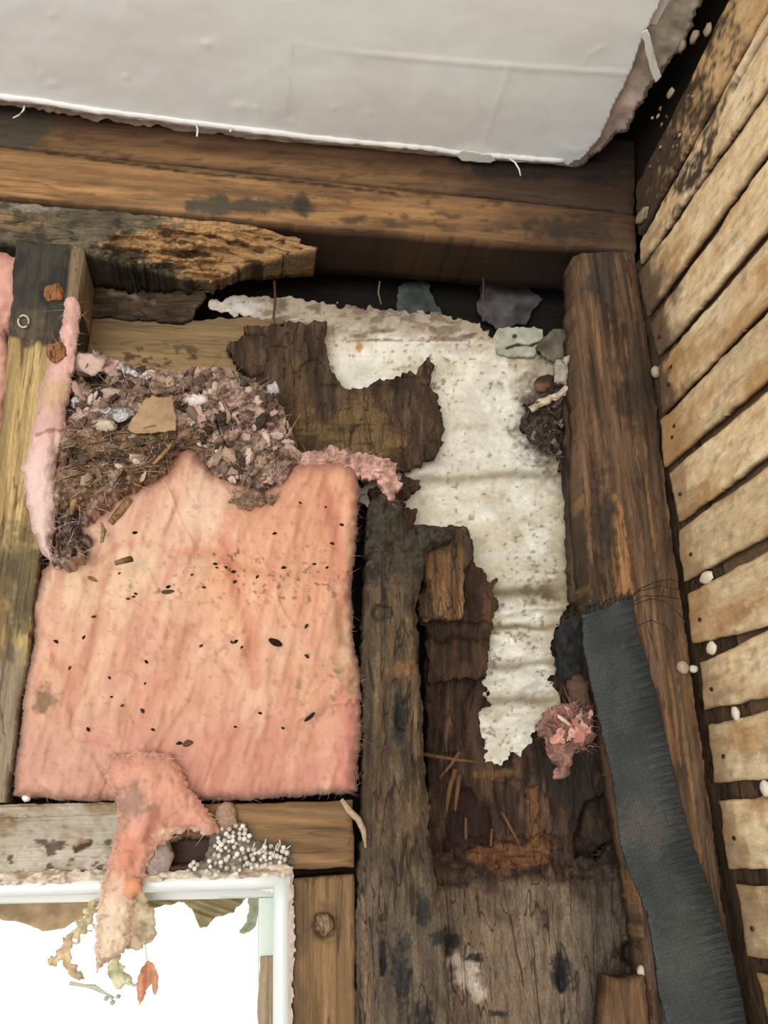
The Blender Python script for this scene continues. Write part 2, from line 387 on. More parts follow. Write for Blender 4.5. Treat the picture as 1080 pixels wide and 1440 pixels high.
# the rest of the ceiling, over the room behind the camera
zz = ZC+.009
boxm('ceiling_sheet', (-2.4, -3.4, zz), (XR-.05, -.25, zz+.02), M['paint'], (212, 210, 208), ceil)
ppoly = [(-120, 110), (-120, 137)] + [(x, y+8+2.5*math.sin(x*.05)) for x, y in cedge] + [(826, 231), (846, 212), (858, 196), (882, 182), (894, 166), (906, 140), (919, 118), (932, 104), (946, 82), (962, 62), (974, 36), (981, 16), (987, 0), (1016, -80), (1052, -190), (1010, -210), (960, -60), (900, 40), (840, 170), (780, 190), (400, 160)]
def pc(px, py, I):
    c = flat(px, (206, 178, 168)); c = mx(c, sst(880, 930, px+.5*(140-py)), (176, 160, 140))
    c = mx(c, sst(0, 1, -(px-820)/40), (176, 154, 138)); c = vary(c, fbm(px, py, 18, 18, 4, 21), .18)
    return mx(c, (I < 5)*(px > 800), (120, 98, 80))
patch('paper_layer', ppoly, ('Z', ZC+.010), M['board'], pc, lambda px, py, I: .0015*fbm(px, py, 25, 25, 3, 5), res=3.0, jag=4, jf=14, thick=.006, parent=ceil)
# broken caulk bead still stuck along the edge of the sheet
bead = atZ(np.array([p[0] for p in cedge], float), np.array([p[1]-6 for p in cedge], float), ZC+.001)
fine = []
for a_, b_ in zip(bead[:-1], bead[1:]):
    for t in np.linspace(0, 1, 8, endpoint=False): fine.append(a_*(1-t)+b_*t+np.array([0, .001*(rnd.random()-.5), .0012*(rnd.random()-.5)]))
tube('caulk_bead', fine, [.0052+.0014*(rnd.random()-.5) for _ in fine], M['paint'], (236, 236, 234), ceil, sides=8)
# flakes and curls of paint hanging off
def ribbon(name, pxs, ax, wd, mat, col, parent, off=(0, 0, 0)):
    pts = [((atZ if ax[0] == 'Z' else atY)(np.float64(p[0]), np.float64(p[1]), ax[1]-(p[2] if len(p) > 2 else 0)))+np.asarray(off) for p in pxs]
    return tube(name, pts, wd, mat, col, parent, sides=5)
f1 = tag(patch('paint_flake', [(640, 217), (652, 212), (664, 214), (690, 218), (697, 226), (690, 229), (664, 228), (650, 227)], ('Z', ZC-.006), M['paint'], (226, 224, 214), lambda px, py, I: .004*np.sin((px-640)/22), res=2, jag=1.0, jf=6, thick=.0016, sheet=True, parent=ceil), 'cream flake of paint hanging from the ceiling edge')
tag(patch('paint_strip', [(903, 46), (911, 41), (917, 62), (924, 90), (930, 108), (922, 117), (916, 104), (909, 76)], ('Z', ZC-.010), M['paint'], (232, 232, 222), lambda px, py, I: .012*((px-903)/27)+.002*np.cos((px-915)*.5), res=1.6, jag=.8, jf=6, thick=.0018, sheet=True, parent=ceil), 'folded white strip of paint hanging at the torn ceiling edge')
for k, pp in enumerate([[(35, 146, .0), (33, 155, .003), (27, 162, .004), (18, 166, .004)], [(276, 174, 0), (278, 183, .003), (277, 192, .003)], [(714, 222, 0), (724, 228, .003), (730, 238, .005), (732, 247, .005)], [(325, 180, 0), (324, 185, .003)]]):
    ribbon('paint_curl', pp, ('Y', -.022), [.0016, .0016, .0014, .0008][:len(pp)], M['paint'], (226, 222, 214), ceil)
# boards added above the broken ceiling, near black to paint the void's shade
boxm('ceiling_shade_deck', (-2.4, -3.4, ZC+.16), (XR+.12, .2, ZC+.18), M['dark'], (40, 33, 28)); tag(bpy.data.objects['ceiling_shade_deck'], kind='structure')

# ---- right wall: laths
wr = empty('wall_right', (XR, 0, 1.3)); tag(wr, kind='structure')
laths = [  # left-top, right-top, right-bottom, left-bottom as they end at the corner and at x = 1080 in the photo
    ((893, 262), (1030, -10), (1076, 10), (897, 332)),
    ((900, 338), (1080, 14), (1080, 116), (899, 372)),
    ((898, 386), (1080, 131), (1080, 208), (909, 444)),
    ((913, 455), (1080, 223), (1080, 316), (923, 501)),
    ((924, 514), (1080, 334), (1080, 423), (929, 583)),
    ((929, 592), (1080, 439), (1080, 530), (932, 658)),
    ((938, 666), (1080, 548), (1080, 637), (953, 733)),
    ((952, 746), (1080, 656), (1080, 752), (960, 817)),
    ((966, 836), (1080, 774), (1080, 880), (971, 905)),
    ((982, 933), (1080, 886), (1080, 980), (988, 998)),
    ((995, 1020), (1080, 998), (1080, 1094), (1003, 1103)),
    ((1009, 1126), (1080, 1121), (1080, 1221), (1022, 1221)),
    ((1033, 1244), (1080, 1246), (1080, 1349), (1050, 1343)),
    ((1063, 1368), (1080, 1375), (1080, 1490), (1085, 1470)),
]
zone = [(100, 86), (96, 80)]
for k, L4 in enumerate(laths):
    tl, tr, br, bl = [atX(np.float64(a), np.float64(b), XR)[1:] for a, b in L4]
    ny = -1.5
    def ext(a, b):   # carry the edge on towards the viewer, levelling out
        s = (b[1]-a[1])/(b[0]-a[0]); s = max(-.06, min(.06, s)); return (ny, b[1]+s*max(ny-b[0], -.5))
    poly = [tuple(tl), tuple(tr), ext(tl, tr), ext(bl, br), tuple(br), tuple(bl)]
    if k == 13: poly = [tuple(tl), tuple(tr), (ny, tr[1]), (ny, tr[1]-.09), (tl[0]-.02, tl[1]-.09)]
    ymx = tl[0]; tan = [(0, .0)]
    SLIT = [tuple(atX(np.float64(p[0]), np.float64(p[1]), XR)[1:]) for p in [(1032, 122), (1052, 84), (1080, 38), (1110, -12)]]
    def lc(u, v, I, k=k, ymx=ymx, tl=tl, bl=bl):
        r = np.random.RandomState(50+k); t = r.uniform(.96, 1.05)
        c = flat(u, np.array((212, 182, 136))*t)
        U_, V_ = u*1000, v*1000
        c = mx(c, .8*sst(.0, .8, fbm(U_, V_, 120, 34, 4, 300+k)), (182, 134, 82)); c = vary(c, fbm(U_, V_, 9, 7, 3, 320+k), .07)
        c = mx(c, .6*sst(.0, .8, fbm(U_, V_, 60, 34, 4, 400+k)), (238, 216, 176))
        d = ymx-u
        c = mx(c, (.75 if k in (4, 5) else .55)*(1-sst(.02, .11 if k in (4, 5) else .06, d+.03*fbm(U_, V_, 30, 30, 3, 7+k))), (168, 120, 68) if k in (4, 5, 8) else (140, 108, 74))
        c = mx(c, .4*sst(.35, .8, fbm(U_, V_, 30, 8, 4, 500+k)), (140, 112, 82))
        c = mx(c, .35*np.exp(-(I/.0016)**2), (140, 106, 68))
        if k == 0: c = mx(c, .55, (176, 128, 72))
        if k < 2: d = d+.02*fbm(U_, V_, 12, 12, 4, 33)
        if k < 2: c = mx(c, .9*sst(-.3, .6, .45*fbm(U_, V_, 40, 30, 3, 9)+.55*fbm(U_, V_, 9, 7, 3, 10)+ (1.15-d*5.2 if k == 0 else .35-np.abs(d-.17)*7.)), (58, 44, 33)); 
        if k == 1: c = mx(c, .9*(1-sst(.0025, .0055, line_d(u, v, SLIT)+.001*fbm(U_, V_, 12, 12, 2, 3))), (44, 33, 25))
        if k in (2, 3, 4): c = mx(c, .8*(1-sst(.02, .10 if k < 4 else .05, d+.04*fbm(U_, V_, 25, 25, 3, 77))), (86, 66, 48))  # corner shading painted into the upper lath ends, over dirt
        return c
    def lh(u, v, I, k=k):
        z0 = 0.0
        if k == 1:
            z0 = -.009*(1-sst(.0030, .0062, line_d(u, v, SLIT)+.0008*fbm(u*1000, v*1000, 12, 12, 2, 3)))
        return z0+.0014*fbm(u*1000, v*1000, 60, 18, 4, 600+k)+.0007*fbm(u*1000, v*1000, 14, 9, 3, 640+k)-.0016*np.exp(-(I/.0020)**2)+(.0016*np.maximum(fbm(u*1000, v*1000, 9, 9, 3, 660), 0)*(1-sst(.12, .22, -u)) if k < 2 else 0)
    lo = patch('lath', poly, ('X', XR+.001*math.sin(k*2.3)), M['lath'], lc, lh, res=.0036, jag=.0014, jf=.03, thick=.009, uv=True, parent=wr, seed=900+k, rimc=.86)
    # a nail or two where the lath is fixed
    hz = (tl[1]+bl[1])/2
    if k > 2:
        for q in range(2 if k in (4, 5) else 1):
            ly = ymx-.022-.012*q-.004*rnd.random(); lz = hz+(.012 if q else -.008)*rnd.choice((1, .6))
            V, Fc = ICO1; mesh('nail', V*np.array((.0016, .0038, .0030))+np.array((XR-.0012, ly, lz)), Fc, M['metal'], (74, 52, 38), lo)
# studs and boards behind the laths
cn = patch('corner_nailer', [(.072, 2.31), (-.06, 2.31), (-.05, 1.05), (.088, 1.05)], ('X', XR+.0105), M['rot_v'], lambda u, v, I: vary(flat(u, (104, 78, 54)), fbm(u*1000, v*1000, 20, 120, 4, 71), .3), None, res=.006, jag=.001, jf=.03, thick=.035, uv=True, parent=wr)
boxm('back_boards', (XR+.018, -1.6, .9), (XR+.036, -.065, 2.34), M['dark'], (128, 98, 70), wr); boxm('upper_shade_boards', (XR+.05, -1.6, 2.34), (XR+.07, .2, ZC+.2), M['dark'], (40, 33, 28), wr)  # upper boards near black: darkness of the corner void painted in

# ---- back wall behind the framing: outer siding, below it the old plaster of the lower wall, floor
wb = empty('wall_back', (0, .15, 1.0)); tag(wb, kind='structure')
xw = float(atY(352., 1300., .08)[0]); zw = float(atY(200., 1262., .08)[2])
def siding(n_, lo, hi, c): boxm(n_, lo, hi, M['dark'], c, wb)
siding('siding', (-2.4, .17, zw+.02), (XR+.12, .19, ZC+.2), (34, 30, 28)); siding('siding', (xw+.04, .17, .0), (XR+.12, .19, zw+.02), (70, 60, 50)); siding('siding', (-2.4, .17, .0), (xw+.04, .19, 1.02), (70, 60, 50))  # shade of the top gap put into the upper siding's near-black colour
zb = float(atY(540., 1622., 0.)[2])-.012
boxm('lower_plaster', (-2.4, -.012, .0), (XR, .045, zb), M['paint'], (190, 182, 170), wb)
fl = boxm('floor', (-2.6, -3.4, -.05), (XR+.1, .2, 0), M['wood_h'], (206, 204, 198)); tag(fl, kind='structure')
boxm('wall_right_plaster', (XR+.0, -3.4, 0), (XR+.02, -1.5, ZC), M['paint'], (206, 200, 190), wr)
zl = float(atX(1085., 1470., XR)[2])-.012
boxm('lower_plaster', (XR-.002, -1.5, 0), (XR+.0155, .09, zl-.03), M['paint'], (206, 200, 190), wr)

# ================================================================== TIMBERS
def wcol(base, s, dirs='h', amp=.16, dark=(96, 66, 38), dk=.5):
    def f(px, py, I):
        a, b = ((150, 9) if dirs == 'h' else (9, 170))
        q = py-.09*px if dirs == 'h' else py
        c = vary(flat(px, base), fbm(px, q, a, b, 4, s), amp)
        c = mx(c, dk*sst(.25, .9, fbm(px, q, a*.7, b*1.6, 4, s+5)), dark)
        return mx(c, .5*np.exp(-(I/2.5)**2), dark)
    return f
L1 = lambda x: 207.5+.105*x if x > -100 else 198
# upper top plate
def tp_c(px, py, I):
    c = wcol((150, 106, 62), 31)(px, py, I)
    ed = py-(207.5+.105*px)
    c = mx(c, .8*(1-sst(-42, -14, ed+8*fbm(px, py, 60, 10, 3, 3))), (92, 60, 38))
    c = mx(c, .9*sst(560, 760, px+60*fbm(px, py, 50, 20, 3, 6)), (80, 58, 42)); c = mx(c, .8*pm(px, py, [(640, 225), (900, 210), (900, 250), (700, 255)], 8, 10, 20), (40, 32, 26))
    c = mx(c, .9*pm(px, py, [(-100, 130), (60, 140), (88, 170), (60, 205), (15, 225), (-100, 240)], 8, 14, 25, 4), (84, 74, 60))
    return mx(c, .5*sst(.3, .7, fbm(px, py, 30, 5, 3, 44)), (80, 54, 34))
upl = [(-110, 92), (892, 198), (892, 300), (855, 295), (-110, 193)]
tag(patch('top_plate', upl, ('Y', .006), M['wood_h'], tp_c, lambda px, py, I: .0016*fbm(px, py, 120, 10, 4, 11)-.004*(1-sst(-30, -22, py-(207.5+.105*px))), res=3, jag=.5, jf=30, thick=.10, rim=4, bev=.002), 'upper dark top plate directly under the torn ceiling edge', 'beam')
# main top plate
knot_h = [(348, 268), (352, 150)]
def mp_c(px, py, I):
    c = wcol((186, 134, 78), 41)(px, py, I)
    c = mx(c, .6*sst(.2, .7, fbm(px, py-.1*px, 120, 7, 4, 47)), (150, 98, 52))
    c = mx(c, .8*sst(600, 850, px+70*fbm(px, py, 60, 24, 3, 6)), (100, 70, 46))
    g = pm(px, py, [(262, 282), (300, 277), (345, 279), (405, 281), (432, 276), (442, 290), (430, 302), (412, 296), (360, 298), (300, 304), (262, 298)], 4, 6, 12, 9)
    c = mx(c, .85*g, (84, 76, 60)); c = mx(c, .7*el(px, py, 425, 287, 11, 13, .3, 5, f=8), (58, 48, 38))
    c = mx(c, .6*sst(.35, .65, fbm(px, py, 22, 6, 3, 61))*sst(380, 520, px), (86, 64, 42))
    c = mx(c, .7*el(px, py, 790, 322, 60, 14, .6, 19, f=14), (66, 54, 42))
    c = mx(c, .7*el(px, py, 500, 310, 20, 4, .6, 15, f=8), (76, 56, 36)); c = mx(c, .8*el(px, py, 715, 318, 9, 4, .4, 5, f=6), (100, 74, 48))
    cr = lm(px, py, [(64, 215), (170, 229), (270, 243), (420, 256), (560, 273)], 1.4, 1.0, 3, 1.0)
    return mx(c, .85*cr, (60, 40, 24))
def mp_h(px, py, I):
    z = .0012*fbm(px, py-.1*px, 140, 9, 4, 12)
    z -= .003*lm(px, py, [(135, 213), (270, 243), (420, 256), (560, 273)], 1.8, 1.4, 3, 1)
    return z
mpl = [(-110, 196), (0, 207), (430, 253), (855, 298), (893, 303), (895, 354), (870, 350), (700, 340), (540, 325), (430, 317), (390, 313), (230, 298), (0, 276), (-110, 266)]
mb = tag(patch('top_plate', mpl, ('Y', 0.0), M['wood_h'], mp_c, mp_h, res=3, jag=.6, jf=30, thick=.11, rim=6, bev=.003, rimn=.0015, rimc=np.array((.50, .46, .44))), 'honey brown long beam across the wall with a long crack', 'beam')
# rotted lower plate, at the left
def rp_c(px, py, I):
    c = vary(flat(px, (104, 92, 72)), fbm(px, py, 40, 12, 4, 71), .25)
    r = pm(px, py, [(135, 345), (200, 318), (240, 312), (300, 305), (470, 318), (480, 360), (400, 384), (300, 412), (250, 380), (180, 354)], 6, 14, 24, 5, 8)
    c = mx(c, r, (198, 150, 94)); c = mx(c, r*.8*sst(.1, .7, fbm(px, py-.15*px, 40, 6, 4, 77)), (146, 100, 58)); c = mx(c, r*.85*sst(.38, .6, fbm(px, py-.15*px, 26, 7, 4, 88)), (70, 44, 26))
    c = mx(c, .8*el(px, py, 20, 310, 40, 14, .5, 31), (150, 118, 78)); c = mx(c, .8*el(px, py, 45, 292, 26, 7, .5, 37), (170, 160, 140))
    c = mx(c, .7*sst(.3, .6, fbm(px, py, 26, 12, 3, 93))*(px < 200), (66, 58, 46))
    return c
def rp_h(px, py, I):
    r = pm(px, py, [(120, 350), (200, 322), (240, 316), (300, 310), (400, 312), (500, 312), (500, 380), (300, 410), (160, 370)], 14, 10, 24, 5)
    st = np.floor((fbm(px, py-.15*px, 60, 10, 4, 81)+1)*4)/4
    z = .0015*fbm(px, py, 40, 10, 4, 3)-r*(.002+.052*sst(322, 396, py+.10*(px-300))+.03*sst(380, 440, px))+r*.014*(st-1)+r*.005*fbm(px, py, 14, 5, 3, 9)
    lay = (py-.15*px+10*fbm(px, py, 60, 14, 3, 4))/9; z += r*.004*np.abs(lay-np.floor(lay)-.5); z = np.minimum(np.maximum(z, -.00088*np.clip(py-np.interp(px, [-110, 0, 230, 440], [270, 284, 306, 328])-4, 0, 90)), .004)
    return z
rpl = [(-110, 273), (0, 283), (230, 305), (300, 311), (350, 316), (386, 326), (400, 332), (424, 336), (418, 342), (446, 348), (424, 354), (404, 354), (392, 362), (370, 368), (345, 372), (326, 386), (296, 396), (268, 392), (240, 386), (200, 376), (165, 366), (132, 356), (110, 348), (60, 346), (0, 338), (-110, 330)]
tag(patch('top_plate', rpl, ('Y', .001), M['rot_h'], rp_c, rp_h, res=2.0, jag=1.4, jf=16, thick=.082, rim=5, rimn=.003, rimc=.6), 'crumbling mould-stained rotten plate under the left half of the beam', 'beam')

# left cripple stud
lsp = [(22, 338), (116, 347), (119, 352), (112, 410), (104, 450), (98, 500), (88, 570), (76, 640), (66, 720), (52, 800), (40, 900), (24, 1000), (12, 1090), (6, 1128), (-70, 1132), (-44, 950), (-22, 800), (-8, 680), (2, 600), (10, 500), (16, 430)]
def ls_c(px, py, I):
    c = vary(flat(px, (222, 186, 116)), fbm(px+.12*py, py, 7, 200, 3, 4), .22)
    c = mx(c, .6*sst(.1, .6, fbm(px+.12*py, py, 6, 120, 3, 9)), (172, 126, 66))
    top = 1-sst(476, 488, py+14*fbm(px, py, 18, 18, 3, 5)-.25*(px-60))
    c = mx(c, top, (82, 74, 62)); c = mx(c, top*.8*sst(.1, .6, fbm(px, py, 16, 30, 3, 15)), (54, 52, 50)); c = mx(c, top*.7*el(px, py, 45, 460, 26, 24, .4, 8), (140, 116, 84))
    c = mx(c, .9*sst(96, 104, px+.09*(py-350))*(py < 420), (176, 146, 104))
    c = mx(c, .8*el(px, py, 30, 810, 40, 62, .4, 6, f=24), (112, 98, 66)); c = mx(c, .8*sst(890, 940, py+20*fbm(px, py, 20, 20, 3, 4)), (178, 160, 134))
    c = mx(c, .6*sst(.2, .7, fbm(px, py, 12, 40, 3, 35))*sst(760, 800, py), (98, 84, 62))
    return c
def ls_h(px, py, I):
    z = .002*fbm(px+.12*py, py, 8, 120, 3, 6)
    z += .005*(1-sst(470, 486, py-.25*(px-60)))     # the mouldy top is a proud, flaking skin
    return z-.002*lm(px, py, [(38, 487), (62, 478)], 3, 2)
ls = tag(patch('wall_stud', lsp, ('Y', 0.0), M['wood_v'], ls_c, ls_h, res=2.4, jag=1.6, jf=20, thick=.10, rim=5, bev=.003), 'yellow splintered stud with mouldy grey top at the left edge', 'stud')
for (x, y, r) in [(74, 412, 15), (82, 494, 15)]:
    p = atY(np.float64(x), np.float64(y), -.006)
    tag(lump('resin_blob', p, (r*.00085, .005, r*.00090), M['rot_v'], (186, 118, 62), ls, seed=x, amp=.35, sub=3), 'orange brown blob of hardened resin')
t = np.linspace(0, 2*math.pi, 15)
rp = atY(33+7.5*np.cos(t), 452+8.5*np.sin(t), -.0085)
o = tube('washer_ring', list(rp), .0014, M['metal'], (196, 190, 180)); tag(o, 'small pale metal ring stuck on the mouldy left stud', 'ring')

# middle post
mpp = [(516, 722), (522, 702), (540, 690), (562, 702), (574, 746), (596, 738), (622, 744), (636, 741), (640, 752), (612, 764), (600, 778), (596, 800), (590, 830), (584, 860), (588, 900), (594, 1000), (600, 1100), (604, 1190), (616, 1260), (628, 1340), (640, 1460), (650, 1620), (500, 1620), (500, 1440), (501, 1250), (511, 1180), (510, 1060), (511, 900), (514, 800)]
def mid_c(px, py, I):
    c = vary(flat(px, (118, 96, 70)), fbm(px, py, 10, 90, 4, 14), .30)
    c = mx(c, .75*sst(.1, .7, fbm(px, py, 16, 60, 4, 17)), (78, 62, 46))
    fz = 1-sst(800, 845, py+22*fbm(px, py, 20, 20, 3, 9)); c = mx(c, fz, (88, 78, 62)); c = mx(c, fz*.7*sst(.1, .6, fbm(px, py, 9, 9, 3, 19)), (56, 50, 42))
    c = mx(c, .7*el(px, py, 565, 940, 22, 10, .4, 23, f=8), (176, 118, 66)); c = mx(c, .8*el(px, py, 562, 1020, 12, 36, .4, 25, f=14), (50, 54, 56))
    c = mx(c, .6*sst(1180, 1260, py), (124, 108, 90))
    for cx, cy, rx, ry in [(563, 1368, 12, 48), (594, 1282, 10, 22), (538, 1342, 6, 26), (600, 1425, 10, 20), (615, 1320, 12, 10)]: c = mx(c, .85*el(px, py, cx, cy, rx, ry, .5, cx, f=12), (52, 54, 56))
    c = mx(c, .7*lm(px, py, [(512, 1262), (514, 1350), (518, 1440)], 4, 3), (168, 134, 100)); c = mx(c, .6*el(px, py, 530, 1200, 24, 40, .5, 12), (100, 82, 64))
    return c
def mid_h(px, py, I):
    fz = 1-sst(790, 840, py)
    z = .004*fbm(px, py, 9, 100, 4, 24)+fz*.007*fbm(px, py, 12, 12, 4, 8)+.003*fbm(px, py, 30, 40, 3, 3)
    z -= .012*el(px, py, 536, 862, 12, 9, .3, 3, f=8)+.012*el(px, py, 508, 850, 5, 16, .3, 5, f=8)
    z -= .010*lm(px, py, [(538, 1290), (540, 1342), (537, 1370)], 2.5, 2)+.006*el(px, py, 563, 1368, 10, 44, .4, 9, f=12)+.010*el(px, py, 565, 1008, 8, 20, .4, 9)
    return z
tag(patch('wall_stud', mpp, ('Y', -.002), M['rot_v'], mid_c, mid_h, res=2.2, jag=3.0, jf=14, thick=.042, rim=3, bev=.010, bw=6), 'rotten dark middle post right of the pink insulation', 'stud')

# right corner stud
csp = [(806, 362), (820, 356), (893, 352), (898, 400), (907, 450), (917, 520), (926, 600), (936, 690), (947, 770), (958, 850), (967, 910), (978, 1000), (989, 1070), (1004, 1180), (1016, 1270), (1030, 1350), (1046, 1440), (1080, 1620), (945, 1620), (920, 1440), (908, 1330), (898, 1260), (880, 1150), (862, 1050), (846, 950), (834, 860), (826, 800), (821, 700), (816, 560), (812, 470)]
def cs_c(px, py, I):
    q = px-.12*(py-360)
    c = vary(flat(px, (126, 94, 66)), fbm(q, py, 8, 150, 4, 34), .30)
    c = mx(c, .7*sst(.1, .7, fbm(q, py, 14, 90, 4, 37)), (76, 54, 38)); c = mx(c, .8*sst(.35, .8, fbm(q, py, 5, 70, 3, 39)), (176, 126, 74))
    c = mx(c, .9*el(px, py, 848, 385, 20, 34, .5, 5, f=18), (86, 74, 64)); c = mx(c, .75*lm(px, py, [(868, 360), (876, 450)], 4, 3), (168, 116, 70)); c = mx(c, .75*lm(px, py, [(884, 362), (896, 450)], 2.5, 2), (168, 116, 70))
    c = mx(c, .9*pm(px, py, [(864, 690), (876, 720), (884, 780), (890, 838), (868, 838), (870, 780), (862, 730)], 3, 4, 10, 6), (206, 144, 80))
    c = mx(c, .7*el(px, py, 890, 560, 22, 34, .5, 8), (70, 56, 46)); c = mx(c, .55*sst(840, 900, py)*sst(.0, .6, fbm(q, py, 10, 120, 3, 47)), (158, 120, 84))
    c = mx(c, .7*el(px, py, 850, 740, 16, 50, .5, 14), (66, 54, 44))
    return c
def cs_h(px, py, I):
    q = px-.12*(py-360)
    return .0035*fbm(q, py, 7, 160, 4, 54)+.002*fbm(px, py, 30, 60, 3, 57)-.006*lm(px, py, [(838, 640), (846, 740), (850, 838)], 2, 1.6, 2)-.005*lm(px, py, [(826, 480), (832, 620), (836, 720)], 1.6, 1.4, 2)-.004*lm(px, py, [(878, 470), (894, 640)], 1.2, 1.2, 2)
tag(patch('corner_stud', csp, ('Y', 0.0), M['wood_v'], cs_c, cs_h, res=2.4, jag=2.0, jf=18, thick=.052, rim=3, bev=.005, bw=5), 'weathered brown corner stud running down between white paper and laths', 'stud')
sp2 = patch('splinter_board', [(800, 470), (812, 480), (816, 600), (820, 700), (824, 800), (822, 850), (804, 842), (800, 760), (797, 660), (795, 560)], ('Y', .058), M['wood_v'], lambda px, py, I: mx(vary(flat(px, (110, 84, 58)), fbm(px, py, 5, 80, 3, 3), .4), sst(.1, .5, fbm(px, py, 4, 60, 3, 8)), (54, 42, 32)), lambda px, py, I: .004*fbm(px, py, 5, 60, 3, 6), res=2.2, jag=3, jf=14, thick=.02, bev=.004)
tag(sp2, 'narrow splintered dark strip along the left edge of corner stud', 'wood strip')

# window header, trimmer, small blocks
hp = [(-110, 1136), (0, 1131), (150, 1129), (320, 1131), (440, 1128), (496, 1124), (497, 1219), (412, 1223), (380, 1224), (200, 1230), (0, 1240), (-110, 1246)]
def hd_c(px, py, I):
    c = wcol((164, 123, 74), 61)(px, py, I)
    c = mx(c, .6*sst(.1, .7, fbm(px, py, 90, 14, 4, 64)), (134, 94, 54))
    pa = 1-sst(195, 235, px+20*fbm(px, py, 25, 25, 3, 6))
    c = mx(c, pa, (206, 192, 168)); c = mx(c, pa*.8*sst(-.1, .6, fbm(px, py, 50, 16, 4, 66)+.5-(py-1130)/70), (168, 136, 92)); c = mx(c, pa*.9*sst(.1, .7, fbm(px, py, 40, 20, 3, 67)+(py-1185)/60), (222, 210, 188))
    c = mx(c, pa*.8*sst(.4, .6, fbm(px, py, 14, 8, 3, 68))*(py > 1180), (96, 74, 54)); c = mx(c, .9*pm(px, py, [(102, 1192), (128, 1181), (131, 1187), (106, 1199)], 2, 2, 6), (84, 44, 34))
    c = mx(c, .9*pm(px, py, [(84, 1228), (92, 1223), (136, 1225), (138, 1232), (92, 1233)], 2, 2, 6), (74, 50, 42))
    c = mx(c, .8*el(px, py, 210, 1205, 30, 30, .3, 4), (120, 92, 70))
    dk = pm(px, py, [(224, 1182), (290, 1174), (300, 1180), (300, 1228), (240, 1230)], 3, 4, 10); c = mx(c, .9*dk, (82, 54, 44))
    mo = pm(px, py, [(296, 1160), (345, 1158), (358, 1182), (408, 1190), (410, 1222), (300, 1230)], 5, 8, 12, 4); return mx(c, .85*mo, (110, 100, 88))
def hd_h(px, py, I):
    dk = pm(px, py, [(228, 1186), (290, 1178), (298, 1184), (298, 1214), (240, 1216)], 2, 2, 10)
    return .0012*fbm(px, py, 90, 10, 4, 2)-.022*dk+.0022*fbm(px, py, 12, 8, 3, 5)*(1-sst(195, 235, px))-.003*pm(px, py, [(102, 1192), (128, 1181), (131, 1187), (106, 1199)], 2, 2, 6)
tag(patch('window_header', hp, ('Y', 0.0), M['wood_h'], hd_c, hd_h, res=2.2, jag=1.2, jf=20, thick=.10, rim=3, bev=.003), 'horizontal header over the window, whitewashed left and bare tan right', 'beam')
trp = [(412, 1236), (440, 1233), (498, 1229), (500, 1440), (502, 1620), (404, 1620), (408, 1440), (412, 1320)]
def tr_c(px, py, I):
    c = wcol((168, 128, 80), 71, 'v')(px, py, I)
    c = mx(c, .6*(1-sst(414, 440, px+10*fbm(px, py, 14, 40, 3, 5))), (106, 84, 62)); c = mx(c, .5*sst(.1, .7, fbm(px, py, 18, 120, 3, 74)), (140, 102, 60))
    return mx(c, .8*el(px, py, 456, 1300, 20, 24, .25, 4, f=10), (104, 72, 46))
tr_ = tag(patch('trimmer_stud', trp, ('Y', .002), M['wood_v'], tr_c, lambda px, py, I: .0012*fbm(px, py, 8, 120, 3, 3)-.008*el(px, py, 456, 1302, 13, 16, .2, 4, f=10), res=2.4, jag=1.0, jf=20, thick=.10, rim=3, bev=.003), 'short tan stud beside the window with one round knot hole', 'stud')
tag(lump('knot', atY(np.float64(456.), np.float64(1299.), .004), (.009, .007, .011), M['rot_v'], (176, 140, 100), tr_, seed=5, amp=.4, sub=3), 'pale knot in its hole')
tag(patch('side_block', [(852, 1372), (880, 1376), (906, 1372), (914, 1440), (934, 1620), (830, 1620), (846, 1440)], ('Y', .006), M['wood_v'], wcol((146, 104, 66), 75, 'v', .2, (90, 62, 40)), lambda px, py, I:   .003*fbm(px, py, 9, 60, 3, 3), res=2.6, jag=2, jf=14, thick=.03, bev=.004), 'reddish brown block low down left of the black strap', 'wood block')

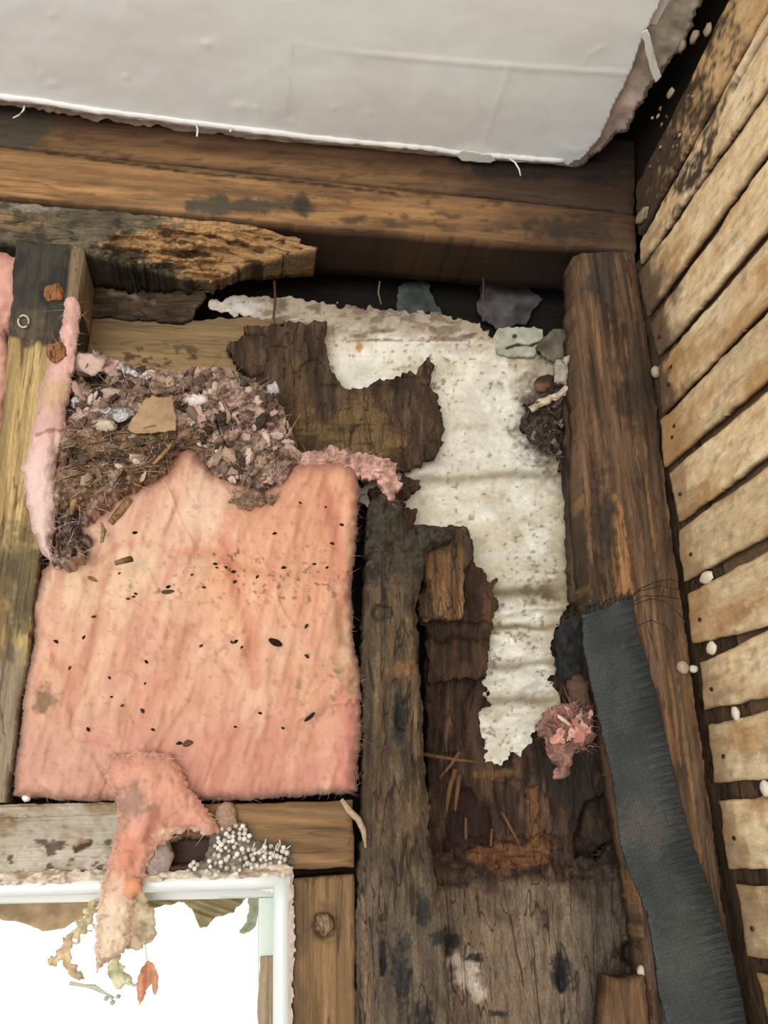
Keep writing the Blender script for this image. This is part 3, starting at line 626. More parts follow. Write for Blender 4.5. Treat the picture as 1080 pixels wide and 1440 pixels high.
# ================================================================== SHEATHING
# the old plywood behind everything between post and corner stud
bp_ = [(598, 700), (600, 640), (700, 640), (850, 640), (940, 900), (1040, 1620), (545, 1620), (556, 1250), (604, 1205), (602, 1000), (597, 870)]
def bk_c(px, py, I):
    c = vary(flat(px, (108, 78, 58)), fbm(px, py, 10, 60, 4, 114), .36); c = mx(c, .8*sst(.25, .7, fbm(px, py, 8, 40, 4, 119)), (48, 36, 30))
    c = mx(c, .7*sst(.1, .7, fbm(px, py, 30, 60, 4, 117)), (74, 54, 42))
    low = sst(1215, 1290, py+30*fbm(px, py, 30, 30, 3, 12)); c = mx(c, .85*low, (170, 146, 118)); c = mx(c, low*.6*sst(.0, .6, fbm(px, py, 14, 80, 4, 118)), (112, 92, 74))
    o_ = pm(px, py, [(655, 1192), (690, 1186), (744, 1180), (772, 1176), (772, 1216), (700, 1224), (655, 1228)], 5, 9, 16, 7, 6); c = mx(c, .9*o_, (160, 102, 60)); c = mx(c, o_*.8*sst(.0, .5, fbm(px, py, 60, 5, 3, 8)), (96, 58, 36))
    c = mx(c, .85*pm(px, py, [(740, 1108), (756, 1104), (760, 1190), (742, 1190)], 3, 3, 10), (150, 98, 58)); c = mx(c, .9*pm(px, py, [(664, 1086), (725, 1080), (726, 1090), (668, 1094)], 3, 3, 12), (150, 104, 62))
    c = mx(c, .85*pm(px, py, [(640, 1120), (660, 1105), (690, 1150), (690, 1190), (625, 1195), (630, 1160)], 4, 7, 16), (70, 46, 40))
    c = mx(c, .8*el(px, py, 665, 1235, 26, 20, .4, 6), (70, 54, 48)); c = mx(c, .8*pm(px, py, [(740, 1030), (830, 1030), (850, 1160), (790, 1130), (745, 1090)], 8, 12, 20), (64, 52, 44))
    for cx, cy, rx, ry in [(608, 1362, 11, 16), (622, 1398, 13, 13), (674, 1396, 14, 12), (640, 1352, 30, 12), (655, 1370, 16, 16)]: c = mx(c, 1.0*el(px, py, cx, cy, rx, ry, .5, cx, f=10), (244, 222, 200))
    for cx, cy, rx, ry in [(635, 1322, 15, 10), (620, 1306, 9, 7), (668, 1346, 14, 6), (626, 1340, 10, 8), (610, 1425, 14, 18), (700, 1425, 10, 5), (790, 1370, 12, 22)]: c = mx(c, .95*el(px, py, cx, cy, rx, ry, .5, cx, f=10), (52, 50, 50))
    c = mx(c, .6*el(px, py, 660, 1270, 20, 50, .5, 9), (150, 122, 92)); c = mx(c, .6*sst(790, 840, px)*sst(1130, 1200, py), (84, 72, 62))
    return c
def bk_h(px, py, I):
    z = .003*fbm(px, py, 10, 90, 4, 124)+.004*fbm(px, py, 40, 60, 3, 127)
    z += .042*sst(1175, 1250, py+16*fbm(px, py, 25, 20, 3, 13))+.010*sst(1280, 1440, py)
    z += .010*pm(px, py, [(655, 1192), (690, 1186), (772, 1176), (772, 1216), (655, 1228)], 3, 7, 12, 7)
    z -= .012*pm(px, py, [(640, 1120), (660, 1105), (690, 1150), (690, 1190), (625, 1195), (630, 1160)], 3, 5, 16)
    z += .008*pm(px, py, [(690, 1100), (742, 1095), (742, 1150), (735, 1190), (705, 1150)], 2, 2, 16)+.010*pm(px, py, [(742, 1108), (757, 1104), (760, 1190), (745, 1190)], 2, 2, 10)
    z += .008*pm(px, py, [(620, 920), (668, 915), (668, 960), (650, 990), (650, 1060), (622, 1060)], 2, 2, 20)-.014*pm(px, py, [(618, 926), (646, 926), (646, 932), (618, 932)], 1, 1, 20)-.03*el(px, py, 885, 1340, 11, 15, .2, 5)-.04*pm(px, py, [(806, 1180), (830, 1120), (862, 1110), (866, 1180), (835, 1205), (812, 1204)], 3, 6, 14)
    z -= .012*lm(px, py, [(787, 1362), (790, 1390)], 4, 3)-.0-.0
    return z
bsh = tag(patch('plywood_sheathing', bp_, ('Y', .124), M['rot_v'], bk_c, bk_h, res=2.6, jag=3, jf=18, thick=.02), 'rotten brown plywood sheathing low between middle post and corner stud', 'plywood')
for pts, r in [([(590, 1060), (640, 1068), (672, 1072)], .0026), ([(646, 1058), (632, 1078), (618, 1094)], .0028), ([(640, 1082), (632, 1110), (626, 1148)], .0040), ([(646, 1090), (642, 1120), (640, 1140)], .0032), ([(706, 1142), (720, 1168), (732, 1190)], .0022), ([(655, 1180), (655, 1150)], .0022), ([(690, 1190), (692, 1165)], .0020)]:
    tube('splinter', [atY(np.float64(x), np.float64(y), .085) for x, y in pts], [r, r*.9, r*.5][:len(pts)], M['wood_v'], (150, 104, 66), bsh, sides=5, jit=.3)

# white sheathing paper
wp = [(286, 430), (305, 424), (335, 417), (372, 415), (405, 418), (440, 424), (480, 430), (520, 434), (560, 436), (600, 438), (640, 446), (668, 456), (690, 470), (705, 486), (725, 492), (745, 494), (768, 498), (780, 506), (812, 520), (812, 600), (806, 640), (800, 690), (803, 740), (806, 800), (798, 850), (782, 880), (775, 905), (783, 945), (769, 955), (791, 985), (781, 1010), (766, 1020), (746, 1030), (747, 1045), (737, 1050), (731, 1062), (719, 1060), (706, 1075), (683, 1072), (679, 1040), (671, 1004), (686, 990), (680, 950), (688, 925), (686, 880), (640, 830), (560, 760), (500, 700), (452, 640), (408, 560), (400, 480), (392, 452), (330, 443)]
def wp_c(px, py, I):
    c = vary(flat(px, (232, 228, 212)), fbm(px, py, 30, 26, 4, 132), .07)
    c = mx(c, .6*sst(.0, .8, fbm(px, py, 70, 40, 4, 133)), (206, 192, 160))
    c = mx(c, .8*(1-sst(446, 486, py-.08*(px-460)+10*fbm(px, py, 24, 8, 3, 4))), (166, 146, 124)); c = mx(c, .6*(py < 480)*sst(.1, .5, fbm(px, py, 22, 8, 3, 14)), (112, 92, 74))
    c = mx(c, .8*el(px, py, 330, 432, 40, 14, .4, 2), (214, 210, 202))
    for y0, wd, a in [(832, 11, .95), (882, 5, .85), (935, 6, .6), (985, 9, .6), (668, 7, .5)]:
        c = mx(c, a*np.exp(-((py-y0+.06*(px-740)-4*fbm(px, py, 40, 20, 3, int(y0)))/wd)**2), (116, 100, 72))
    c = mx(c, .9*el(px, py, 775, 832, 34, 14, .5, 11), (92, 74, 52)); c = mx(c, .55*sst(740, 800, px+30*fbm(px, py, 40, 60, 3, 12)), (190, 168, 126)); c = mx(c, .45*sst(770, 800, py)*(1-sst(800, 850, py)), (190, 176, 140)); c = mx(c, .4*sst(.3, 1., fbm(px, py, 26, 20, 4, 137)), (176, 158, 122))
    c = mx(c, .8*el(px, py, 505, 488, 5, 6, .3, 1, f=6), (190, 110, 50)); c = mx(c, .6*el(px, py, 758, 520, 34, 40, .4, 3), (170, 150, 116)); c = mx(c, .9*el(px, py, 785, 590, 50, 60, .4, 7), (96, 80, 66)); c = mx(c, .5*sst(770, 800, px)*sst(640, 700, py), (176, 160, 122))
    return mx(c, .5*sst(.56, .95, fbm(px, py, 6, 5, 3, 139)+.35*fbm(px, py, 50, 50, 2, 138)), (96, 80, 60))
def wp_h(px, py, I):
    z = .0035*fbm(px, py, 50, 22, 4, 142)+.0022*fbm(px, py, 14, 9, 3, 147)
    z += .014*np.exp(-((py-446-.08*(px-460))/22)**2)*(px < 700)
    for y0, wd, a in [(668, 10, .004), (740, 20, .004), (812, 14, .010), (858, 11, .012), (908, 16, .014), (962, 15, .014), (1010, 20, .011)]:
        z += a*np.exp(-((py-y0+.08*(px-740)-5*fbm(px, py, 40, 20, 2, int(y0)))/wd)**2)
    return z+.010*sst(850, 1070, py)
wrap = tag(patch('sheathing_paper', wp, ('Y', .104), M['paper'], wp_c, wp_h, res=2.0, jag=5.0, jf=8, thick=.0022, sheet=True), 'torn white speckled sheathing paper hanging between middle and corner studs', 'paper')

# brown plywood layers still stuck over the paper
r1 = [(318, 488), (345, 470), (348, 456), (372, 462), (400, 455), (456, 454), (460, 500), (470, 524), (482, 544), (492, 550), (516, 545), (540, 532), (562, 528), (590, 520), (604, 504), (608, 512), (606, 540), (616, 566), (622, 592), (620, 634), (604, 648), (578, 656), (558, 661), (530, 668), (440, 700), (400, 650), (380, 560), (330, 510)]
def r1_c(px, py, I):
    c = vary(flat(px, (98, 74, 54)), fbm(px, py, 9, 50, 4, 152), .3); c = mx(c, .6*sst(.1, .7, fbm(px, py, 40, 30, 4, 154)), (70, 52, 42))
    t_ = pm(px, py, [(415, 590), (470, 575), (500, 555), (545, 575), (560, 640), (480, 650), (415, 640)], 8, 16, 24, 4); c = mx(c, .8*t_, (150, 118, 70)); c = mx(c, t_*.7*sst(.1, .6, fbm(px, py, 40, 8, 3, 6)), (90, 68, 46))
    t2 = pm(px, py, [(395, 520), (420, 500), (440, 560), (440, 590), (400, 590)], 8, 10, 16, 4); return mx(c, .5*t2, (130, 100, 62))
def r1_h(px, py, I):
    bx = np.maximum(vn(px/26, py/20, 5)-.5, 0)
    return .005*np.floor((fbm(px, py, 40, 40, 3, 157)+1)*3)/3+.003*fbm(px, py, 8, 40, 3, 159)+.006*np.sign(bx)*(py < 540)
tag(patch('plywood_remnant', r1, ('Y', .078), M['rot_v'], r1_c, r1_h, res=2.2, jag=5, jf=9, thick=.009), 'dark brown rotten plywood remnant on upper middle of white paper', 'plywood')
r2 = [(520, 690), (560, 676), (568, 668), (576, 674), (590, 676), (592, 684), (578, 690), (572, 704), (570, 712), (586, 718), (584, 736), (600, 745), (650, 740), (662, 756), (664, 790), (682, 806), (688, 818), (698, 816), (694, 828), (700, 845), (698, 862), (692, 880), (688, 905), (682, 950), (606, 960), (600, 880), (540, 850), (520, 760)]
tag(patch('plywood_remnant', r2, ('Y', .070), M['rot_v'], lambda px, py, I: mx(mx(vary(flat(px, (92, 66, 46)), fbm(px, py, 8, 60, 4, 162), .3), .7*sst(.1, .6, fbm(px, py, 20, 40, 3, 4)), (58, 44, 36)), .6*el(px, py, 690, 860, 14, 30, .5, 3), (140, 96, 58)), lambda px, py, I: .005*fbm(px, py, 8, 60, 3, 9)-.012*pm(px, py, [(590, 872), (690, 878), (690, 900), (590, 900)], 6, 6, 20), res=2.2, jag=4, jf=8, thick=.014), 'dark brown jagged plywood behind the top of the middle post', 'plywood')
tp = [(120, 442), (200, 446), (258, 452), (300, 448), (352, 444), (392, 446), (400, 462), (360, 500), (345, 545), (240, 560), (120, 560)]
def tp2(px, py, I):
    c = vary(flat(px, (186, 148, 92)), fbm(px, py, 90, 10, 4, 172), .15); c = mx(c, .5*(1-sst(450, 520, py+14*fbm(px, py, 50, 20, 3, 3))), (128, 104, 70)); c = mx(c, .8*sst(.4, .6, fbm(px, py, 18, 8, 3, 4))*sst(470, 500, py), (84, 62, 40))
    return c
tag(patch('plywood_sheet', tp, ('Y', .092), M['wood_h'], tp2, lambda px, py, I: .001*fbm(px, py, 60, 10, 3, 3), res=2.6, jag=2, jf=14, thick=.009), 'tan clean plywood panel at back of cavity above the nest', 'plywood')
db = [(110, 380), (170, 392), (286, 402), (292, 418), (276, 432), (270, 446), (258, 452), (232, 451), (120, 442)]
tag(patch('blocking_board', db, ('Y', .084), M['rot_h'], lambda px, py, I: mx(mx(vary(flat(px, (84, 66, 48)), fbm(px, py, 40, 8, 4, 182), .3), .8*lm(px, py, [(154, 411), (190, 418), (216, 426)], 3, 3, 3, 3), (170, 140, 110)), .6*sst(.2, .6, fbm(px, py, 30, 10, 3, 5)), (50, 40, 32)), lambda px, py, I: .003*fbm(px, py, 40, 8, 3, 2)-.012*sst(405, 395, py)*0, res=2.4, jag=2, jf=12, thick=.008), 'dark rotten board edge under the plate in left cavity', 'wood board')
# chunk hanging on the post
ck = [(590, 772), (604, 760), (622, 752), (640, 744), (656, 742), (664, 758), (664, 790), (652, 800), (652, 868), (640, 870), (616, 866), (602, 876), (592, 866), (588, 838), (600, 820), (592, 800)]
def ck_c(px, py, I):
    c = vary(flat(px, (136, 98, 62)), fbm(px, py, 6, 80, 4, 192), .3); c = mx(c, .8*el(px, py, 610, 756, 50, 14, .5, 4), (92, 78, 60)); c = mx(c, .8*pm(px, py, [(588, 822), (606, 818), (610, 872), (588, 872)], 2, 3, 10), (84, 62, 44)); return mx(c, .8*sst(650, 658, px), (76, 66, 56))
tag(patch('wood_chunk', ck, ('Y', .030), M['rot_v'], ck_c, lambda px, py, I: .003*fbm(px, py, 6, 70, 4, 2)-.008*pm(px, py, [(588, 818), (606, 816), (610, 880), (588, 880)], 2, 2, 10)+.004*fbm(px, py, 24, 24, 2, 6), res=1.8, jag=2.5, jf=9, thick=.022, bev=.004, rim=2), 'loose reddish brown chunk of broken wood beside the post top', 'wood chunk')

# dark siding fragments behind the top opening, and the cracked pale shard
for nm, pl, y, c_, lb in [
    ('siding_fragment', [(560, 402), (590, 392), (604, 400), (612, 425), (622, 440), (560, 440)], .150, (74, 80, 76), 'small slate grey shard left in the black gap under beam'),
    ('siding_fragment', [(676, 402), (700, 394), (740, 404), (764, 420), (740, 452), (706, 462), (680, 448), (672, 425)], .148, (84, 80, 80), 'larger grey shard right in the black gap under beam'),
]:
    tag(patch(nm, pl, ('Y', y), M['board'], lambda px, py, I, c_=c_: vary(flat(px, c_), fbm(px, py, 14, 14, 3, 3), .25), lambda px, py, I: .004*fbm(px, py, 25, 20, 3, 3), res=2.4, jag=3, jf=10, thick=.008), lb, 'shard')
gs = lambda px, py, I: mx(mx(vary(flat(px, (176, 176, 156)), fbm(px, py, 12, 12, 3, 6), .1), .9*lm(px, py, [(712, 490), (726, 485), (746, 486), (762, 480)], 1.3, 1, 2, 1), (40, 36, 30)), .9*el(px, py, 724, 473, 3.4, 3, .2, 3, f=5), (40, 36, 30))
tag(patch('board_shard', [(694, 474), (702, 462), (720, 460), (750, 460), (762, 464), (764, 478), (756, 486), (752, 500), (716, 500), (700, 494)], ('Y', .092), M['board'], gs, lambda px, py, I: -.002*lm(px, py, [(712, 490), (726, 485), (746, 486), (762, 480)], 1.6, 1.2, 2, 1), res=1.8, jag=1.5, jf=8, thick=.008), 'pale grey-green cracked board shard above the white paper', 'shard')
tag(patch('board_shard', [(752, 486), (762, 478), (780, 462), (806, 460), (810, 500), (782, 508), (762, 496)], ('Y', .080), M['board'], lambda px, py, I: mx(vary(flat(px, (116, 108, 88)), fbm(px, py, 14, 14, 3, 6), .2), .7*el(px, py, 758, 486, 14, 8, .3, 3), (80, 64, 54)), lambda px, py, I: .003*fbm(px, py, 20, 20, 3, 6), res=2, jag=2.5, jf=9, thick=.008), 'brown-grey shard next to the corner stud below the beam', 'shard')
def hang(name, pts, rad, mat, col, lb, cat, y):
    return tag(tube(name, [atY(np.float64(p[0]), np.float64(p[1]), y) for p in pts], rad, M[mat], col, None, sides=6, jit=.25), lb, cat)
hang('nail', [(386, 396), (387, 420), (385, 446), (386, 456)], [.0022, .0022, .0020, .001], 'metal', (104, 66, 44), 'rusty nail pointing down in front of the white paper roll', 'nail', .06)
hang('nail', [(679, 372), (680, 400), (678, 440)], [.0018, .0017, .0010], 'metal', (96, 70, 54), 'thin rusty nail in black gap below the right of beam', 'nail', .09)
hang('fibre_strand', [(534, 396), (532, 412), (536, 428)], [.0016, .0014, .0008], 'fibre', (130, 110, 90), 'thin frayed strand hanging in the gap under the beam middle', 'fibre', .09)

#PINK
# ================================================================== INSULATION
bt = [(100, 782), (116, 778), (122, 756), (112, 742), (126, 722), (152, 702), (190, 682), (222, 670), (240, 655), (250, 636), (264, 628), (276, 630), (288, 645), (302, 664), (330, 672), (372, 684), (398, 672), (412, 652), (440, 650), (478, 648), (498, 656), (505, 682), (503, 722), (500, 770), (494, 820), (498, 900), (507, 950), (509, 1030), (504, 1070), (502, 1112), (470, 1116), (440, 1119), (380, 1121), (330, 1125), (280, 1126), (150, 1126), (80, 1124), (18, 1120), (20, 1080), (30, 1020), (36, 960), (48, 900), (46, 850), (58, 806), (72, 790)]
fold_a = [(318, 760), (335, 830), (352, 880), (360, 960)]
fold_r = [(484, 700), (470, 780), (476, 850), (486, 900)]
fold_l = [(160, 790), (150, 850), (140, 950), (130, 1060)]
fold_d = [(246, 775), (300, 778), (340, 800), (400, 812), (470, 806)]
def bt_h(px, py, I):
    z = .018*(1-np.exp(-I/7))
    z += .007*fbm(px, py, 120, 160, 3, 202)+.0045*fbm(px+.25*py, py, 26, 110, 3, 203)+.0007*fbm(px, py, 9, 14, 3, 205)
    wr_ = np.abs(fbm(px+.35*py, py, 70, 120, 2, 208)); z -= .0026*np.exp(-(wr_/.13)**2); wr2 = np.abs(fbm(px-.4*py, py, 80, 90, 2, 209)); z += .0022*np.exp(-(wr2/.10)**2)*sst(-.2, .4, fbm(px, py, 90, 90, 2, 4))
    z -= .006*np.exp(-(line_d(px, py, fold_a)/9)**2)+.006*np.exp(-(line_d(px, py, fold_r)/8)**2)+.003*np.exp(-(line_d(px, py, fold_l)/12)**2)+.0030*np.exp(-(line_d(px, py, fold_d)/7)**2)
    z += .006*np.exp(-(line_d(px, py, [(420, 680), (400, 760), (390, 860), (380, 1000)])/30)**2)
    z -= .004*np.exp(-(line_d(px, py, [(270, 950), (310, 920), (345, 890)])/6)**2)+.0035*np.exp(-(line_d(px, py, [(180, 860), (240, 870), (300, 900), (330, 960)])/7)**2)
    z -= .004*np.exp(-(line_d(px, py, [(380, 930), (385, 1000), (372, 1060)])/8)**2)
    fl_ = pm(px, py, [(424, 1008), (436, 975), (470, 950), (500, 930), (512, 960), (505, 985), (470, 996), (452, 1010), (436, 1018)], 4, 5, 14, 6)
    return z+.008*fl_-.005*np.exp(-(line_d(px, py, [(510, 950), (478, 980), (458, 1000), (432, 1020)])/6)**2)
def bt_c(px, py, I):
    c = vary(flat(px, (228, 168, 133)), fbm(px, py, 60, 70, 4, 212), .05)
    c = mx(c, .55*sst(-.1, .8, fbm(px+.3*py, py, 60, 110, 4, 213)), (238, 190, 158)); c = mx(c, .55*sst(.1, .8, fbm(px, py, 40, 90, 4, 214)), (222, 146, 122))
    c = mx(c, .55*el(px, py, 170, 760, 110, 90, .5, 3, f=60), (240, 200, 172)); c = mx(c, .85*el(px, py, 130, 815, 95, 55, .5, 5, f=40), (236, 200, 158)); c = mx(c, .7*el(px, py, 285, 690, 40, 50, .5, 25, f=30), (240, 204, 176)); c = mx(c, .55*el(px, py, 180, 960, 130, 140, .4, 6, f=60), (228, 176, 146))
    c = mx(c, .5*el(px, py, 420, 760, 90, 100, .4, 8, f=50), (242, 168, 126)); c = mx(c, .5*el(px, py, 330, 830, 60, 60, .4, 8, f=40), (240, 172, 124)); c = mx(c, .7*sst(960, 1090, py+30*fbm(px, py, 60, 40, 2, 4)), (212, 140, 122)); c = mx(c, .4*el(px, py, 80, 1060, 80, 80, .4, 9, f=40), (206, 164, 142))
    c = mx(c, .5*np.exp(-(line_d(px, py, [(460, 690), (476, 780), (480, 850)])/9)**2), (204, 112, 90)); c = mx(c, .5*np.exp(-(line_d(px, py, fold_a)/9)**2), (212, 130, 106)); c = mx(c, .4*np.exp(-(line_d(px, py, fold_d)/6)**2), (206, 130, 98))
    wr_ = np.abs(fbm(px+.35*py, py, 70, 120, 2, 208)); c = mx(c, .30*np.exp(-(wr_/.14)**2), (206, 124, 100)); c = mx(c, .4*sst(.2, .8, fbm(px+.3*py, py, 22, 90, 4, 233)), (204, 126, 104)); c = mx(c, .4*sst(.2, .8, fbm(px+.3*py, py, 26, 70, 4, 234)), (246, 196, 164))
    c = mx(c, .5*np.exp(-(line_d(px, py, [(488, 960), (496, 1060), (490, 1100)])/14)**2), (206, 110, 98))
    c = mx(c, .8*el(px, py, 470, 960, 34, 26, .8, 12, f=14)*sst(-.1, .5, fbm(px, py, 12, 12, 3, 5)), (150, 130, 88)); c = mx(c, .7*el(px, py, 490, 890, 16, 50, .7, 12, f=14), (214, 176, 136)); c = mx(c, .6*el(px, py, 62, 985, 16, 16, .5, 7, f=10), (96, 76, 52))
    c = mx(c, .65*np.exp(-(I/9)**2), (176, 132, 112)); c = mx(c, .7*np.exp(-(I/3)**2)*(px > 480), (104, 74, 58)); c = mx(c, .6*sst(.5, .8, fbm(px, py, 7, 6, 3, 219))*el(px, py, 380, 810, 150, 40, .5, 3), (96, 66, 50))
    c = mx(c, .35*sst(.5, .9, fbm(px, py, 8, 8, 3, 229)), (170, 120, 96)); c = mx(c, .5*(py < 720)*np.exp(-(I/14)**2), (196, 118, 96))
    return c
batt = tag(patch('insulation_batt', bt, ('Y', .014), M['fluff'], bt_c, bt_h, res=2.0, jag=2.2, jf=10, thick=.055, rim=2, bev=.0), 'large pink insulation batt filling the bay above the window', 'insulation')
BT = ('Y', .014)
def on_batt(px, py, d=0.0):
    px = np.array([float(px)]); py = np.array([float(py)]); I = np.clip(-sdf(px, py, bt), 0, None)
    return atY(px, py, .014-bt_h(px, py, I)-d)[0]
# the torn tongue of wool that hangs over header and window
tg = [(150, 1062), (215, 1056), (240, 1060), (252, 1078), (266, 1106), (286, 1132), (302, 1152), (308, 1170), (294, 1176), (270, 1166), (246, 1174), (234, 1186), (218, 1196), (206, 1220), (198, 1250), (190, 1262), (188, 1290), (184, 1316), (172, 1340), (150, 1352), (136, 1368), (133, 1340), (136, 1290), (142, 1250), (150, 1222), (158, 1184), (168, 1150), (160, 1118), (148, 1090)]
def tg_c(px, py, I):
    c = vary(flat(px, (222, 154, 128)), fbm(px, py, 40, 50, 4, 232), .07); c = mx(c, sst(1190, 1290, py), (238, 210, 178)); c = mx(c, .7*el(px, py, 182, 1130, 26, 22, .5, 4, f=16), (150, 122, 104)); c = mx(c, .7*lm(px, py, [(218, 1142), (206, 1180)], 8, 7), (170, 104, 84)); c = mx(c, .6*el(px, py, 270, 1135, 26, 20, .4, 4), (232, 160, 134))
    c = mx(c, .8*el(px, py, 250, 1172, 30, 8, .5, 4), (240, 206, 176)); c = mx(c, .6*el(px, py, 180, 1205, 16, 34, .4, 8), (222, 132, 100)); c = mx(c, .4*sst(.5, .9, fbm(px, py, 8, 9, 3, 3)), (150, 108, 84))
    return c
tng = tag(patch('torn_tongue', tg, ('Y', -.017), M['fluff'], tg_c, lambda px, py, I: .016*(1-np.exp(-I/12))+.005*fbm(px, py, 40, 60, 4, 242)-.008*(1-sst(1060, 1110, py)), res=1.8, jag=3, jf=7, thick=.004, sheet=False, parent=batt), 'torn tongue of wool hanging over the window')
tag(patch('gauze_lobe', [(168, 1256), (190, 1252), (204, 1262), (214, 1280), (220, 1306), (212, 1324), (196, 1334), (176, 1338), (168, 1320), (172, 1290)], ('Y', -.012), M['fluff_thin'], lambda px, py, I: mx(vary(flat(px, (240, 226, 200)), fbm(px, py, 14, 14, 4, 3), .12), .6*sst(.3, .6, fbm(px, py, 10, 10, 3, 9)), (190, 160, 126)), lambda px, py, I: .005*fbm(px, py, 18, 18, 3, 2)+.006*(1-np.exp(-I/8)), res=2, jag=5, jf=8, thick=.003, parent=batt), 'thin pale gauzy lobe of wool')
tag(patch('wool_fold', [(170, 1242), (186, 1232), (200, 1238), (198, 1254), (184, 1264), (170, 1262)], ('Y', -.028), M['fluff'], (236, 160, 116), lambda px, py, I: .008*(1-np.exp(-I/6)), res=2, jag=2, jf=8, thick=.003, parent=batt), 'orange fold of wool')

# strip of wool clinging on the left stud
st = [(92, 420), (104, 416), (112, 424), (109, 446), (108, 476), (103, 502), (99, 546), (92, 566), (93, 600), (90, 622), (79, 640), (76, 660), (82, 690), (84, 712), (76, 742), (74, 768), (80, 790), (84, 800), (74, 798), (62, 782), (52, 764), (44, 738), (34, 700), (30, 656), (40, 628), (48, 590), (58, 540), (72, 510), (84, 470)]
def st_c(px, py, I):
    c = vary(flat(px, (232, 178, 164)), fbm(px, py, 20, 40, 4, 252), .08); c = mx(c, sst(560, 680, py), (236, 200, 188)); c = mx(c, .8*pm(px, py, [(60, 536), (104, 536), (96, 566), (58, 570)], 4, 6, 12), (214, 176, 128)); c = mx(c, .6*lm(px, py, [(52, 612), (70, 604), (90, 606)], 2.5, 2), (140, 84, 74))
    return mx(c, .4*np.exp(-(I/5)**2), (180, 136, 124))
tag(patch('insulation_strip', st, ('Y', -.004), M['fluff'], st_c, lambda px, py, I: .012*(1-np.exp(-I/9))*sst(500, 640, py)+.004*(1-np.exp(-I/6))+.003*fbm(px, py, 16, 30, 4, 3), res=2, jag=3, jf=12, thick=.010), 'pale pink strip of wool clinging to the left stud', 'insulation')
for pl, lb in [([(-90, 347), (0, 354), (16, 358), (34, 366), (36, 400), (28, 440), (4, 468), (-90, 470)], 'pink insulation piece at the left edge below the rotten plate'), ([(-90, 476), (0, 473), (10, 482), (13, 520), (6, 600), (-10, 690), (-90, 700)], 'second pink insulation piece at left edge, beside yellow stud wood')]:
    tag(patch('insulation_batt', pl, ('Y', .012), M['fluff'], lambda px, py, I: mx(mx(vary(flat(px, (236, 168, 148)), fbm(px, py, 30, 30, 4, 2), .07), .5*np.exp(-(I/6)**2), (170, 110, 92)), .6*(py > 500), (222, 170, 146)), lambda px, py, I: .018*(1-np.exp(-I/14))+.004*fbm(px, py, 30, 30, 3, 4), res=2.4, jag=3, jf=14, thick=.07), lb, 'insulation')

#SMALL
# ================================================================== STRAP
sl = [(816, 858), (820, 905), (831, 955), (840, 1000), (853, 1053), (864, 1104), (873, 1190), (889, 1233), (911, 1284), (922, 1350), (926, 1390), (938, 1440), (960, 1620)]
sr_ = [(892, 838), (896, 880), (906, 915), (915, 947), (932, 1018), (950, 1093), (963, 1144), (976, 1190), (996, 1244), (1014, 1293), (1030, 1342), (1051, 1440), (1090, 1620)]
def sx_(tab, y): return np.interp(y, [p[1] for p in tab], [p[0] for p in tab])
spoly = [(820, 862), (838, 850), (852, 856), (868, 844), (890, 838)]+sr_[1:]+sl[::-1][:-1]
def sp_uv(px, py):
    a = sx_(sl, py); b = sx_(sr_, py); return (px-a)/(b-a), py
def sp_c(px, py, I):
    u, v = sp_uv(px, py); c = vary(flat(px, (66, 72, 71)), fbm(px, py, 30, 50, 4, 262), .16)
    c = mx(c, .6*el(px, py, 905, 1160, 46, 34, .6, 3, f=20), (104, 96, 84)); c = mx(c, .5*el(px, py, 880, 960, 20, 70, .5, 5, f=20), (90, 95, 93)); c = mx(c, .6*el(px, py, 960, 1200, 34, 26, .5, 6, f=20), (46, 52, 56)); c = mx(c, .4*sst(.55, 1, u), (54, 60, 62)); c = mx(c, .5*el(px, py, 960, 1340, 40, 60, .5, 7, f=30), (94, 98, 92))
    w_ = np.sin((py+.30*px)*.9)*np.sin((px-.35*py)*1.15); return c*(1+.20*w_)[..., None]
def sp_h(px, py, I):
    u, v = sp_uv(px, py)
    z = .004*np.sin(u*math.pi)+.006*fbm(px*.3, py, 60, 120, 2, 264)
    rib = np.sin((py+.16*(px-900))*.42+1.5*fbm(px, py, 60, 60, 2, 3))*sst(.45, 1.0, u); z += .0026*rib
    return z+.0006*np.sin((py+.3*px)*.9)-.0015*np.exp(-(I/3)**2)
strap = tag(patch('webbing_strap', spoly, ('Y', -.014), M['strap'], sp_c, sp_h, res=1.5, jag=1.4, jf=8, thick=.0025, sheet=True), 'dark grey woven webbing strap hanging down over the corner stud', 'strap')
def thread(pts, r=.0006, y=-.02):
    tube('frayed_thread', [atY(np.float64(x), np.float64(y_), y) for x, y_ in pts], r, M['strap'], (44, 44, 46), strap, sides=4)
for pts in [[(888, 840), (900, 828), (920, 819), (945, 814), (958, 822)], [(886, 842), (896, 832), (930, 824), (956, 830), (962, 846)], [(892, 850), (915, 842), (935, 846), (952, 860), (966, 876)], [(890, 846), (905, 838), (928, 838), (955, 842)], [(830, 856), (812, 848), (800, 858)], [(822, 870), (806, 872), (790, 880), (782, 878)], [(825, 862), (805, 862), (792, 868)], [(850, 854), (846, 842), (852, 832)], [(870, 846), (874, 834)], [(896, 880), (916, 872), (935, 880), (950, 900)]]:
    thread(pts)
for k in range(26):
    x = rnd.uniform(822, 890); y = np.interp(x, [820, 890], [860, 838]); thread([(x, y+4), (x+rnd.uniform(-4, 4), y-4), (x+rnd.uniform(-9, 9), y-rnd.uniform(6, 14))], .0005)

